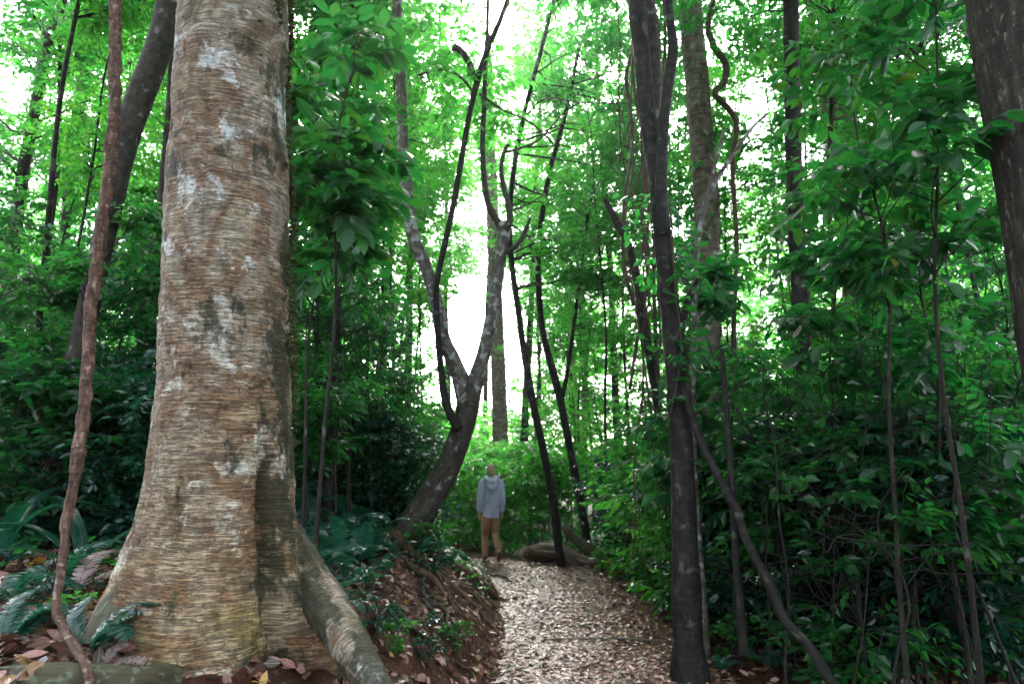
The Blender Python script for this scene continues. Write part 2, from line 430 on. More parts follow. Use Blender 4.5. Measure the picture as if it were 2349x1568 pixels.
def plain(name, col, rough=.7, var=.25, sc=20, bump=.3, spec=.3, dist=.01):
    m, nt, N, L = newmat(name)
    tc = N.new('ShaderNodeTexCoord'); n = noise(nt, tc.outputs['Object'], sc, 5, .6)
    c = ramp(nt, n, [(.25, [x * (1 - var) for x in col]), (.75, [min(1, x * (1 + var)) for x in col])])
    finish(nt, c, rough, n, dist, bump, spec); return m

# ------------------------------------------------------------------ world, sun, camera
sc = bpy.context.scene
SUN_EL, SUN_AZ = math.radians(42), math.radians(-3.5)      # azimuth from +Y towards +X
wd = bpy.data.worlds.new('World'); sc.world = wd; wd.use_nodes = True
nt = wd.node_tree; nt.nodes.clear()
sky = nt.nodes.new('ShaderNodeTexSky'); sky.sky_type = 'NISHITA'; sky.sun_disc = False
sky.sun_elevation = SUN_EL; sky.sun_rotation = SUN_AZ; sky.air_density = 1.0; sky.dust_density = 4.0; sky.ozone_density = 1.0
hs = nt.nodes.new('ShaderNodeHueSaturation'); hs.inputs['Saturation'].default_value = .42
bg = nt.nodes.new('ShaderNodeBackground'); bg.inputs[1].default_value = .15
ow = nt.nodes.new('ShaderNodeOutputWorld')
nt.links.new(sky.outputs[0], hs.inputs['Color']); nt.links.new(hs.outputs[0], bg.inputs[0]); nt.links.new(bg.outputs[0], ow.inputs[0])
sun = bpy.data.lights.new('sun', 'SUN'); sun.energy = 1.5; sun.angle = math.radians(11); sun.color = (1, .96, .9)
so = bpy.data.objects.new('sun', sun); C.objects.link(so)
sd = Vector((math.sin(SUN_AZ) * math.cos(SUN_EL), math.cos(SUN_AZ) * math.cos(SUN_EL), math.sin(SUN_EL)))
so.rotation_euler = (-sd).to_track_quat('-Z', 'Y').to_euler(); so.location = (0, 0, 40)
cam = bpy.data.cameras.new('camera'); co = bpy.data.objects.new('camera', cam); C.objects.link(co); sc.camera = co
co.location = (0, 0, H); co.rotation_euler = (PI / 2 + PITCH, 0, 0)
cam.sensor_width = 36; cam.lens = 24; cam.clip_start = .05; cam.clip_end = 500
cam.dof.use_dof = True; cam.dof.focus_distance = 3.9; cam.dof.aperture_fstop = 2.8
sc.view_settings.view_transform = 'Standard'; sc.view_settings.look = 'None'
sc.view_settings.gamma = 1; sc.view_settings.exposure = 3.3
sc.render.engine = 'CYCLES'
cy = sc.cycles
cy.max_bounces = 7; cy.diffuse_bounces = 4; cy.glossy_bounces = 2; cy.transmission_bounces = 5; cy.transparent_max_bounces = 4
cy.volume_bounces = 0; cy.caustics_reflective = False; cy.caustics_refractive = False; cy.sample_clamp_indirect = 6
cy.use_denoising = True

# ------------------------------------------------------------------ ground and path
def grid_sheet(xs, ys, zoff=0.0):
    X, Y = np.meshgrid(xs, ys); Z = hgt(X, Y) + zoff
    V = np.stack([X, Y, Z], -1).reshape(-1, 3); nx = len(xs)
    i, j = np.meshgrid(np.arange(len(ys) - 1), np.arange(nx - 1), indexing='ij')
    q = np.stack([i * nx + j, i * nx + j + 1, (i + 1) * nx + j + 1, (i + 1) * nx + j], -1).reshape(-1, 4)
    return V, q
xs = np.concatenate([np.linspace(-90, -8, 40), np.linspace(-7.8, -3.05, 60), np.arange(-3, 3, .04), np.linspace(3.05, 9, 60), np.linspace(9.5, 90, 40)])
ys = np.concatenate([np.linspace(-12, 1.4, 14), np.arange(1.5, 14.5, .05), np.linspace(14.6, 24, 50), np.linspace(25, 130, 40)])
mb = MB(); mb.add(*grid_sheet(xs, ys)); tag(mb.build('ground', M['soil']), kind='structure')

def path_mat():
    m, nt, N, L = newmat('trodden_leafy_earth')
    tc = N.new('ShaderNodeTexCoord'); v = tc.outputs['Object']
    vv = N.new('ShaderNodeTexVoronoi'); vv.inputs['Scale'].default_value = 17; L.new(v, vv.inputs['Vector'])
    s = N.new('ShaderNodeSeparateColor'); L.new(vv.outputs['Color'], s.inputs[0])
    lit = ramp(nt, s.outputs[0], [(0, (.07, .03, .022)), (.35, (.14, .062, .047)), (.65, (.22, .105, .085)), (.9, (.3, .17, .145))], 'CONSTANT')
    n1 = noise(nt, v, 4, 6, .7)
    col = mix(nt, ramp(nt, n1, [(.4, .15), (.6, .5)]), (.095, .04, .028), lit)
    finish(nt, col, ramp(nt, noise(nt, v, 40, 3), [(.35, .3), (.65, .6)]), math_(nt, 'ADD', math_(nt, 'MULTIPLY', vv.outputs['Distance'], .8), n1), .02, .8, .5); return m
mb = MB()
ty = np.arange(.5, 15.5, .06); V = []
nxp = 44
for y in ty:
    l, r = edges(y); l = float(l) + .03; r = float(r) - .02
    V.append(np.stack([np.linspace(l, r, nxp), np.full(nxp, y)], -1))
V = np.array(V); Z = hgt(V[..., 0], V[..., 1]) + .006
V = np.concatenate([V, Z[..., None]], -1)
i, j = np.meshgrid(np.arange(len(ty) - 1), np.arange(nxp - 1), indexing='ij')
q = np.stack([i * nxp + j, i * nxp + j + 1, (i + 1) * nxp + j + 1, (i + 1) * nxp + j], -1).reshape(-1, 4)
mb.add(V, q); tag(mb.build('path', path_mat()), kind='structure')

def gnormal(x, y):
    e = .04
    return nrm(np.stack([-(hgt(x + e, y) - hgt(x - e, y)) / (2 * e), -(hgt(x, y + e) - hgt(x, y - e)) / (2 * e), np.ones_like(x)], -1))

def litter(mb, n, xr, yr, L0, L1, kind, tilt, accept, lift=.012, ratio=.3):
    x = RNG.uniform(*xr, n); y = yr[0] + (yr[1] - yr[0]) * RNG.random(n) ** 1.35
    ok = RNG.random(n) < accept(x, y); x = x[ok]; y = y[ok]; n = len(x)
    N = gnormal(x, y) + RNG.normal(size=(n, 3)) * tilt
    a = RNG.uniform(0, 2 * PI, n); D = np.stack([np.cos(a), np.sin(a), RNG.normal(size=n) * .15], -1)
    N = nrm(N); D = D - N * np.sum(N * D, -1, keepdims=True)
    L = RNG.uniform(L0, L1, n)
    P = np.stack([x, y, hgt(x, y) + lift * (.4 + 1.4 * RNG.random(n))], -1) - nrm(D) * L[:, None] * .5
    leaves(mb, P, D, N, L, L * ratio * (.7 + .6 * RNG.random(n)), kind, 0, .25, RNG.normal(size=n) * .16)

def on_path(x, y):
    l, r = edges(y); return ((x > l - .1) & (x < r + .1)).astype(float)
def on_bank(x, y):
    l, r = edges(y); t = (l - x) / 1.25
    return np.where((t > 0) & (t < 1.1), .75 + .25 * (t < .3), 0)
mb = MB()
litter(mb, 17000, (-1.2, 2), (3.4, 8), .018, .08, 'mid', .19, lambda x, y: on_path(x, y) * np.clip(.95 + .6 * fbm(x * 1.8, y * 1.2, 5, 3), .35, 1))
litter(mb, 24000, (-3, 2.2), (7.5, 15), .022, .08, 'lo', .17, lambda x, y: on_path(x, y) * np.clip(1.0 + .6 * fbm(x * 1.8, y * 1.2, 5, 3), .4, 1))
litter(mb, 5600, (-2.2, .3), (2.5, 12), .025, .095, 'mid', .38, on_bank)
litter(mb, 8500, (-6, -1), (2.2, 9), .045, .13, 'fine', .5, lambda x, y: np.where(on_bank(x, y) > 0, 0, 1.0) * (1 - on_path(x, y)), .03, .22)
litter(mb, 7000, (1.3, 8), (3.5, 14), .06, .13, 'mid', .3, lambda x, y: 1 - on_path(x, y), .02)
tag(mb.build('leaf_litter', M['litter']), 'wet fallen brown leaves strewn over path and bank', 'leaf litter', kind='stuff')

# ------------------------------------------------------------------ plants
def stem_path(h, lean=(0, 0), wob=.12, n=8, rs=RNG):
    z = np.linspace(0, h, n); x = lean[0] * (z / h) ** 1.5; y = lean[1] * (z / h) ** 1.5
    ph = rs.random(4) * 6
    x = x + wob * np.sin(z / h * 5 + ph[0]) * (z / h) + wob * .4 * np.sin(z / h * 13 + ph[1]) * (z / h)
    y = y + wob * np.sin(z / h * 4 + ph[2]) * (z / h) + wob * .4 * np.sin(z / h * 11 + ph[3]) * (z / h)
    return np.stack([x, y, z], -1)

def cluster(mb, c, R, ntw, L, W, k, kind, tw=.28, droop=.25, flat=.45, out=None, jit=.45, twig=.003):
    d = RNG.normal(size=(ntw, 3)); d = nrm(d) * RNG.random((ntw, 1)) ** .5
    O = c + d * np.array([R, R, R * flat]) * .75
    T = d * np.array([1, 1, .35]) + RNG.normal(size=(ntw, 3)) * np.array([.45, .45, .2])
    if out is not None: T = T + out * .5
    sprays(mb, O, T, tw * (.7 + .6 * RNG.random(ntw)), L, W, k, kind, droop, 1.0, jit, twig)

def branch(mbt, a, b, r0, r1, sag=.0, ns=6, mat=0):
    m = (a + b) / 2; d = np.linalg.norm(b - a)
    m = m + RNG.normal(size=3) * d * .08 + np.array([0, 0, sag * d])
    q1 = a + (m - a) * .55 + RNG.normal(size=3) * d * .03
    tube(mbt, [a, q1, m, b], [r0, r0 * .8 + r1 * .2, (r0 + r1) / 2, r1], ns, .25, .08, mat=mat)

def crown_on(mbt, mbc, path, rad, centres, R, ntw, L, W, k, kind, bmin=.006, kbr=.30, **kw):
    """branches from the nearest lower point of a stem to each leaf cluster, then the cluster itself"""
    zs = path[:, 2]
    for c in centres:
        hd = np.linalg.norm(c[:2] - path[np.argmin(np.abs(zs - c[2])), :2])
        za = max(zs[0] + .15 * (zs[-1] - zs[0]), c[2] - .45 * hd - .15)
        i = int(np.argmin(np.abs(zs - za))); a = path[i]
        r0 = max(bmin, min(rad[i] * .5, .012 * hd + bmin))
        branch(mbt, a, c, r0, max(.004, bmin * .5), .06, 5)
        o = c - a; o[2] = 0; o = o / max(np.linalg.norm(o), .1)
        cluster(mbc, c, R * (.75 + .5 * RNG.random()), ntw, L, W, k, kind, out=o, **kw)

def centres_in(n, z0, z1, R, prof=None, c0=None):
    u = RNG.random(n); z = z0 + (z1 - z0) * u
    p = (np.sin(np.clip(u, .02, .98) * PI) ** .5 if prof is None else prof(u))
    r = R * p * np.sqrt(RNG.random(n)) ; a = RNG.uniform(0, 2 * PI, n)
    P = np.stack([r * np.cos(a), r * np.sin(a), z], -1)
    return P if c0 is None else P + c0

PROTO = {}
RNG = np.random.default_rng(77)
def proto(kind, name, h, r0, z0, z1, R, K, clR, ntw, L, W, k, leaf, mat, bk, lean=0, wob=.12, flat=.45, tw=.28, droop=.25, stems=1, jit=.45, prof=None):
    mbt, mbc = MB(), MB()
    for s in range(stems):
        ln = (RNG.normal() * lean, RNG.normal() * lean)
        p = stem_path(h * (1 if s == 0 else .7 + .3 * RNG.random()), ln, wob); p[0, 2] = -.25
        rr = np.linspace(r0, r0 * .3, len(p)); rr[0] *= 1.25
        c, r = tube(mbt, p, rr, 8 if r0 < .05 else 10, .3, .1, 5)
        cs = centres_in(K // stems, z0, min(z1, h * 1.02), R, prof)
        for q_ in cs: q_[:2] += c[np.argmin(np.abs(c[:, 2] - q_[2])), :2]
        crown_on(mbt, mbc, c, r, cs, clR, ntw, L, W, k, leaf, flat=flat, tw=tw, droop=droop, jit=jit, twig=.0025 if r0 < .05 else .005)
    PROTO.setdefault(kind, []).append((name, mbt, mbc, bk, mat))

USED = {}
def plant(kind, idx, x, y, s=1.0, rot=None, label='', cat='', group=None, leafname='crown', stemname='trunk', dz=0.0, tilt=(0, 0)):
    name, mbt, mbc, bk, mat = PROTO[kind][idx % len(PROTO[kind])]
    key = (kind, idx % len(PROTO[kind]))
    o = thing(name, label, cat, (x, y, gz(x, y) + dz), group)
    o.scale = (s, s, s); o.rotation_euler = (tilt[0], tilt[1], RNG.uniform(0, 6.28) if rot is None else rot)
    if key not in USED:
        a = mbt.build(stemname, M[bk], o); b = mbc.build(leafname, [M[mat], M['bark_stem']], o, smooth=False)
        USED[key] = (a, b)
    else:
        for src in USED[key]:
            c = src.copy(); C.objects.link(c); c.parent = o
    return o

# tall trees of the middle distance
for k in range(5):
    proto('tall', 'forest_tree', 13 + 1.2 * k, .12 + .015 * k, 3.2 + .4 * (k % 3), 14.5 + k, 2.3, 66, .75, 16, .14, .034, 8, 'lo',
          ['leaf_bright', 'leaf_mid', 'leaf_bright', 'leaf_mid', 'leaf_bright'][k], ['bark_stem', 'bark_pale', 'bark_grey'][k % 3], .5, .25, .4, .34)
# understory saplings
for k in range(5):
    proto('sapling', 'understory_sapling', 3.3 + .55 * k, .018 + .003 * k, .9 + .25 * k, 3.6 + .55 * k, .7, 26, .34, 14, .12, .026, 8, 'mid' if k < 2 else 'lo',
          ['leaf_mid', 'leaf_dark', 'leaf_bright', 'leaf_mid', 'leaf_bright'][k], 'bark_stem', (.35), .18, .35, .22)
# saplings with big glossy leaves
for k in range(3):
    proto('broad', 'broad_leaved_sapling', 3.4 + .5 * k, .018, 1.2 + .5 * k, 3.6 + .5 * k, .38, [17, 17, 13][k], .24, 8, [.15, .145, .2][k], [.037, .034, .046][k], 7, 'fine',
          'leaf_dark', 'bark_stem', .1, .12, .4, .26, .35, 1, .4)
# thin poles that carry their leaves high
for k in range(4):
    proto('pole', 'thin_stemmed_tree', 9.5 + k, .028 + .006 * k, 5.0 + .5 * k, 10.5 + k, 1.25, 34, .5, 15, .125, .03, 8, 'lo', ['leaf_bright', 'leaf_mid'][k % 2], ['bark_dark', 'bark_stem'][k % 2], .4, .26, .4, .28)
# trees with a long bare trunk
for k in range(3):
    proto('high', 'high_crowned_tree', 17 + k, .13 + .02 * k, 9.0, 18.5 + k, 2.6, 64, .8, 24, .15, .036, 8, 'lo', 'leaf_bright', ['bark_grey', 'bark_stem', 'bark_pale'][k], .5, .2, .4, .36)
# shrubs
for k in range(4):
    proto('shrub', 'forest_shrub', 1.5 + .25 * k, .012, .25, 1.6 + .25 * k, .75, 33, .34, 13, [.12, .09, .14, .1][k], [.03, .024, .03, .026][k], 7, 'mid' if k < 2 else 'lo',
          ['leaf_dark', 'leaf_teal', 'leaf_bright', 'leaf_mid'][k], 'bark_stem', .3, .1, .5, .22, .2, 3, .5)
# seedlings
for k in range(3):
    proto('seedling', 'leafy_seedling', .45 + .12 * k, .004, .12, .5 + .12 * k, .2, 8, .12, 5, .09, .024, 5, 'mid',
          ['leaf_bright', 'leaf_mid', 'leaf_teal'][k], 'bark_stem', .08, .03, .4, .1, .2, 1, .5)

# ------------------------------------------------------------------ trees one can tell apart
def pxpath(lst, Y=None):
    P, R = [], []
    for e in lst:
        yy = e[3] if len(e) > 3 else Y
        p, t = at(e[0], e[1], yy); P.append(p); R.append(e[2] / 2 / F * t)
    return np.array(P), np.array(R)

def extend(P, R, top, dx=0, dy=0):
    """carry a stem on above what the photo shows, up to the given height"""
    d = P[-1] - P[-2]; d = d / max(d[2], .2) * (top - P[-1][2])
    e = P[-1] + np.array([d[0] * .5 + dx, d[1] * .5 + dy, top - P[-1][2]])
    m = (P[-1] + e) / 2 + np.array([d[0] * .12, d[1] * .12, 0])
    return np.vstack([P, m, e]), np.concatenate([R, [R[-1] * .75, R[-1] * .4]])

def root_at(o, P):
    return P - np.array(o.location)

def part_tubes(name, tubes, mat, root, ns=14, step=.08, amp=.07, nf=5, seed=0.0):
    mb = MB(); out = []
    for P, R in tubes:
        out.append(tube(mb, P - np.array(root.location), R, ns, step, amp, nf, 0, seed)); seed += 1.7
    mb.build(name, mat, root); return out

def crown_part(root, stems, centres, R, ntw, L, W, k, leaf, mat, bk='bark_stem', name='crown', **kw):
    mbc = MB()
    base = np.array(root.location)
    allc = np.concatenate([c for c, r in stems]); allr = np.concatenate([r for c, r in stems])
    for c0 in centres:
        c = np.asarray(c0, float) - base
        d = np.linalg.norm((allc - c) * np.array([1, 1, .6]), axis=1) + np.where(allc[:, 2] > c[2] - .05, 3, 0) * .5
        i = int(np.argmin(d)); a = allc[i]
        hd = np.linalg.norm(c - a)
        branch(mbc, a, c, max(.005, min(allr[i] * .5, .01 * hd + .004)), .004, .06, 5, 1)
        o = c - a; o[2] = 0; o = o / max(np.linalg.norm(o), .1)
        cluster(mbc, c, R * (.75 + .5 * RNG.random()), ntw, L, W, k, leaf, out=o, **kw)
    return mbc.build(name, [M[mat], M['bark_stem']], root, smooth=(leaf == 'fine'))

# --- the big buttressed trunk on the bank
BY = 3.6
prof = [(-40, 421, 655), (0, 420, 655), (300, 401, 656), (600, 386, 660), (900, 368, 663), (1100, 345, 668), (1200, 322, 674), (1290, 292, 686), (1380, 262, 708), (1460, 250, 722), (1560, 240, 735)]
big = thing('buttressed_tree', 'huge pale trunk with ringed lichened bark and root flare, on the left bank', 'tree', (*at(500, 1440, BY)[0][:2], gz(at(500, 1440, BY)[0][0], BY)))
zc, cxs, rs = [], [], []
for y, l, r in prof:
    p, t = at((l + r) / 2, y, BY); zc.append(p[2]); cxs.append(p[0]); rs.append((r - l) / 2 / F * t * .985)
zc = np.array(zc)[::-1]; cxs = np.array(cxs)[::-1]; rs = np.array(rs)[::-1]
zz = np.concatenate([np.arange(.25, 4.7, .012), np.arange(4.75, 15, .25)])
xc_ = np.where(zz < zc[-1], np.interp(zz, zc, cxs), cxs[-1] + (zz - zc[-1]) * .01)
rc_ = np.where(zz < zc[-1], np.interp(zz, zc, rs), rs[-1] * (1 - .045 * (zz - zc[-1])))
nth = 300; th = np.arange(nth) / nth * 2 * PI          # 0 faces the camera, +90 deg is +x
TH, ZZ = np.meshgrid(th, zz)
def gl(a, w): d = (TH - a + PI) % (2 * PI) - PI; return np.exp(-(d / w) ** 2)
Rr = np.repeat(rc_[:, None], nth, 1)
lowf = np.clip((1.75 - ZZ) / 1.1, 0, 1)
GA = 1.04 + .045 * np.sin(ZZ * 3.1) + .05 * fbm(ZZ * 2.3, 4.4, 0, 2)
Rr = Rr - .10 * gl(GA, .11) * np.clip((2.3 - ZZ) / 1.2, 0, 1) - .025 * gl(1.04, .32) * lowf
Rr = Rr + .27 * gl(.20, .46) * np.clip((1.12 - ZZ) / .5, 0, 1) ** 1.6 + .15 * gl(1.48, .3) * np.clip((1.45 - ZZ) / .8, 0, 1) ** 1.5
Rr = Rr + .16 * gl(-1.1, .35) * np.clip((1.05 - ZZ) / .5, 0, 1) ** 1.6 - .05 * gl(-.42, .22) * np.clip((1.2 - ZZ) / .6, 0, 1) - .03 * gl(.72, .1) * np.clip((1.05 - ZZ) / .4, 0, 1)
sx, sy = np.sin(TH), -np.cos(TH)
Rr = Rr + .016 * fbm(sx * 1.6, sy * 1.6, ZZ * 2.2, 3) + .004 * fbm(sx * 2 + 9, sy * 2, ZZ * 18, 3) + .0022 * fbm(sx * 6, sy * 6 + 4, ZZ * 64, 2)
Rr = Rr - .010 * np.clip(fbm(sx * 7 + 31, sy * 7, ZZ * 11, 2) - .45, 0, 1) * 2
V = np.stack([xc_[:, None] + Rr * sx, BY + Rr * sy * 1.0, ZZ], -1)
tcv = np.stack([rc_[:, None] * sx, rc_[:, None] * sy, ZZ], -1)
i, j = np.meshgrid(np.arange(len(zz) - 1), np.arange(nth), indexing='ij'); j2 = (j + 1) % nth
q = np.stack([i * nth + j, i * nth + j2, (i + 1) * nth + j2, (i + 1) * nth + j], -1).reshape(-1, 4)
mb = MB(); mb.add(root_at(big, V.reshape(-1, 3)), q, 0, tcv); mb.build('trunk', M['bark_big'], big)
for pts, sq in (([(655, 1180, 30, 3.8), (690, 1280, 80, 3.72), (742, 1380, 96, 3.5), (802, 1478, 88, 3.2), (862, 1580, 76, 2.95), (930, 1740, 60, 2.75)], 0),
            ([(430, 1330, 190, 3.45), (335, 1410, 190, 3.38), (265, 1490, 150, 3.3), (190, 1600, 100, 3.25)], 1),
            ([(440, 1470, 40, 3.5), (400, 1560, 90, 3.05), (330, 1582, 108, 2.8), (210, 1580, 104, 2.67), (60, 1576, 96, 2.6), (-160, 1585, 84, 2.7)], 2)):
    P, R = pxpath(pts); part_tubes('root', [(P, R)], M['bark_mossy'] if sq else M['bark_big'], big, 40, .025, .10, 7, sq * 3.1 + 8)
# moss tufts on the right flank of the trunk
mb = MB(); n = 9000
ti = 1.62 + RNG.normal(size=n) * .36; zi = 1.6 + 2.9 * RNG.random(n) ** .7
keep = (fbm(np.sin(ti) * 2.5, np.cos(ti) * 2.5, zi * 2.3, 3) + .7 * (ti - 1.62) > .02); ti, zi = ti[keep], zi[keep]; n = len(ti)
rr = np.interp(zi, zz, rc_) + .014; P = np.stack([np.interp(zi, zz, xc_) + rr * np.sin(ti), BY - rr * np.cos(ti), zi], -1)
O_ = np.stack([np.sin(ti), -np.cos(ti), np.zeros(n)], -1)
D = O_ + RNG.normal(size=(n, 3)) * .6 + np.array([0, 0, -.35]); L = .016 + .028 * RNG.random(n)
leaves(mb, root_at(big, P), D, RNG.normal(size=(n, 3)) + O_, L, L * .22, 'lo')
M['moss'] = leaf_mat('bark_moss', (.02, .024, .01), (.04, .05, .018), (.075, .085, .03), (.06, .1, .02), .2, .7, .2)
mb.build('moss', M['moss'], big)
cs = centres_in(60, 8.0, 15.5, 4.2, c0=np.array([xc_[-1], BY - .5, 0]))
crown_part(big, [(root_at(big, np.stack([xc_, np.full_like(xc_, BY), zz], -1)[::8]), rc_[::8])], cs, 1.0, 24, .17, .045, 8, 'lo', 'leaf_mid', tw=.4)

# --- the leaning tree that forks over the path
vb = at(905, 1262, 8.0)[0]
vt = thing('forked_tree', 'leaning dark grey tree spotted with lichen, forking in a V above the path', 'tree', (vb[0], vb[1], gz(vb[0], vb[1])))
trunk = pxpath([(858, 1345, 104), (900, 1282, 84), (938, 1222, 72), (985, 1148, 62), (1032, 1060, 54), (1060, 985, 52), (1074, 925, 54), (1080, 880, 40)], 8.0)
l1 = pxpath([(1071, 940, 40), (1060, 880, 42), (1042, 832, 36), (1016, 770, 32), (1000, 690, 30), (976, 610, 30), (950, 550, 30), (936, 460, 27), (926, 350, 25), (920, 200, 24), (912, 80, 22), (908, -60, 20)], 8.0)
r1 = pxpath([(1078, 940, 38), (1092, 870, 38), (1108, 815, 33), (1125, 740, 29), (1140, 650, 27), (1151, 570, 26), (1157, 530, 32), (1156, 510, 22)], 8.0)
ra = pxpath([(1156, 528, 20), (1138, 502, 17), (1120, 468, 15), (1110, 410, 14), (1107, 330, 13), (1110, 250, 12), (1113, 170, 11), (1118, 60, 10), (1120, -60, 9)], 8.05)
rb = pxpath([(1158, 528, 20), (1170, 505, 16), (1165, 465, 13), (1153, 420, 12), (1150, 385, 11), (1156, 350, 9), (1166, 332, 10)], 7.95)
rc = pxpath([(1160, 580, 13), (1180, 568, 12), (1196, 548, 12), (1208, 522, 9), (1216, 500, 6)], 7.9)
ss = pxpath([(1052, 985, 24), (1036, 955, 22), (1020, 912, 18), (1010, 830, 16), (1003, 740, 15), (1002, 650, 14), (1018, 570, 14), (1042, 460, 14), (1068, 310, 13), (1090, 205, 14), (1118, 115, 13), (1150, 40, 12), (1185, -60, 12)], 7.85)
sb = pxpath([(1094, 190, 11), (1078, 150, 14), (1062, 122, 15), (1042, 108, 19)], 7.85)
tw1 = pxpath([(1158, 350, 6), (1200, 338, 6), (1240, 318, 5), (1290, 262, 4), (1330, 235, 3)], 7.95)
tw2 = pxpath([(1100, 215, 6), (1150, 250, 5), (1215, 280, 5), (1270, 330, 4)], 7.85)
tw3 = pxpath([(1088, 215, 7), (1060, 180, 6), (1020, 160, 6), (960, 172, 5)], 7.85)
st = part_tubes('trunk', [trunk], M['bark_grey'], vt, 20, .05, .07, 5, 1.1)
# blunt knobs and scars are part of the wood
for tb in (l1, r1): st += part_tubes('limb', [tb], M['bark_mottled'], vt, 16, .05, .07, 5, 2.3)  # paler limb bark: lichen, plus the light up high put into the colour
st += part_tubes('side_stem', [ss], M['bark_dark'], vt, 10, .06, .08)
st2 = part_tubes('branches', [ra, rb, rc, sb, tw1, tw2, tw3], M['bark_grey'], vt, 8, .05, .1)
for pts in ([(900, 1270, 30, 7.9), (960, 1290, 18, 7.6), (1030, 1320, 18, 7.3), (1085, 1355, 12, 7.2), (1130, 1400, 8, 7.1)],
            [(930, 1250, 30, 8.2), (1010, 1275, 20, 8.4), (1090, 1290, 16, 8.8), (1150, 1320, 12, 9.2), (1185, 1350, 12, 9.3)],
            [(880, 1270, 28, 7.7), (900, 1320, 15, 7.2), (985, 1370, 16, 6.9), (1040, 1430, 11, 6.7), (1075, 1470, 7, 6.6)],
            [(870, 1280, 26, 7.9), (800, 1305, 16, 7.4), (740, 1330, 18, 7.0)]):
    P, R = pxpath(pts); P[:, 2] = np.maximum(hgt(P[:, 0], P[:, 1]) + R * .5, P[:, 2] * 0 - 9); P[0, 2] += .1
    part_tubes('root', [(P, R)], M['bark_root'], vt, 8, .05, .15)
cs = np.vstack([centres_in(24, 6.8, 11.5, 2.3, c0=np.array([-.6, 8.6, 0])), centres_in(9, 5.6, 7.6, 1.0, c0=np.array([-.9, 8.6, 0]))])
crown_part(vt, st + st2, cs, .6, 14, .13, .032, 7, 'lo', 'leaf_bright', tw=.3)

def hero(name, label, cat, tubes, mats, Y, base_px, crown=None, ns=14, amp=.08, group=None, names=None, seed=0.0, step=.07):
    b = at(base_px[0], base_px[1], Y)[0]
    o = thing(name, label, cat, (b[0], b[1], gz(b[0], b[1])), group)
    st = []
    for k, tb in enumerate(tubes):
        st += part_tubes((names or ['trunk'] + ['limb'] * 20)[k], [tb], M[mats[k] if isinstance(mats, (list, tuple)) else mats], o, ns, step, amp, 5, seed + k * 1.3)
    if crown: crown_part(o, st, **crown)
    return o

# --- the dark trunk at the right edge of the path, forking high up
tr = pxpath([(1584, 1600, 104), (1581, 1515, 82), (1578, 1460, 68), (1573, 1300, 61), (1566, 1100, 55), (1556, 900, 51), (1546, 790, 50), (1531, 660, 42), (1522, 560, 41), (1514, 480, 38), (1510, 430, 24), (1508, 405, 10)], 5.7)
f1 = pxpath([(1524, 560, 24), (1513, 465, 36), (1498, 365, 34), (1484, 255, 36), (1475, 150, 38), (1465, 60, 40), (1455, -60, 38)], 5.7); f1 = extend(*f1, 10)
f2 = pxpath([(1520, 520, 18), (1515, 440, 27), (1512, 300, 27), (1503, 150, 28), (1490, 0, 26), (1484, -60, 26)], 5.85); f2 = extend(*f2, 9)
f3 = pxpath([(1522, 540, 20), (1517, 440, 28), (1520, 310, 26), (1530, 210, 26), (1544, 120, 25), (1538, 50, 19), (1529, -60, 17)], 5.62); f3 = extend(*f3, 8)
sb1 = pxpath([(1548, 790, 20), (1565, 740, 18), (1578, 690, 16), (1600, 640, 12)], 5.7)
hero('path_side_tree', 'nearly black slim trunk standing at the right edge of the leafy path, splitting into three', 'tree', [tr, f1, f2, f3, sb1],
     ['bark_dark', 'bark_dark', 'bark_grey', 'bark_dark', 'bark_dark'], 5.7, (1580, 1500),
     dict(centres=centres_in(46, 6.9, 10.5, 2.2, c0=np.array([1.3, 6.2, 0])), R=.6, ntw=13, L=.13, W=.032, k=7, leaf='lo', mat='leaf_mid', tw=.3), 18, .07)
# --- pale column behind it
t8 = pxpath([(1642, 1420, 100), (1640, 1330, 84), (1636, 1200, 68), (1630, 1000, 60), (1624, 800, 57), (1622, 500, 55), (1612, 350, 55), (1600, 200, 55), (1586, 60, 54), (1578, -60, 52)], 9.8)
t8b = pxpath([(1606, 1380, 34), (1608, 1200, 30), (1606, 1000, 28), (1600, 800, 24), (1596, 640, 18), (1590, 500, 14)], 10.1)
hero('pale_barked_tree', 'straight pale brown trunk with a thinner stem, just behind the black path side trunk', 'tree', [extend(*t8, 15), t8b], 'bark_pale', 9.8, (1642, 1350),
     dict(centres=centres_in(54, 8.6, 15.5, 2.8, c0=np.array([2.6, 10, 0])), R=.8, ntw=16, L=.14, W=.034, k=8, leaf='lo', mat='leaf_mid', tw=.36), 18, .06, seed=4.2)
# --- slim banded trunk
t9 = pxpath([(1866, 1560, 66), (1862, 1460, 56), (1858, 1250, 49), (1850, 1000, 42), (1838, 750, 38), (1826, 500, 36), (1820, 300, 35), (1815, 100, 34), (1812, -60, 33)], 7.4)
hero('banded_tree', 'slim dark trunk with grey bands, rising out of the leafy saplings on the right', 'tree', [extend(*t9, 13)], 'bark_dark', 7.4, (1862, 1460),
     dict(centres=centres_in(44, 7.2, 12.5, 2.4, c0=np.array([3.2, 7.6, 0])), R=.7, ntw=14, L=.14, W=.034, k=7, leaf='lo', mat='leaf_mid', tw=.34), 16, .07, seed=7.7)
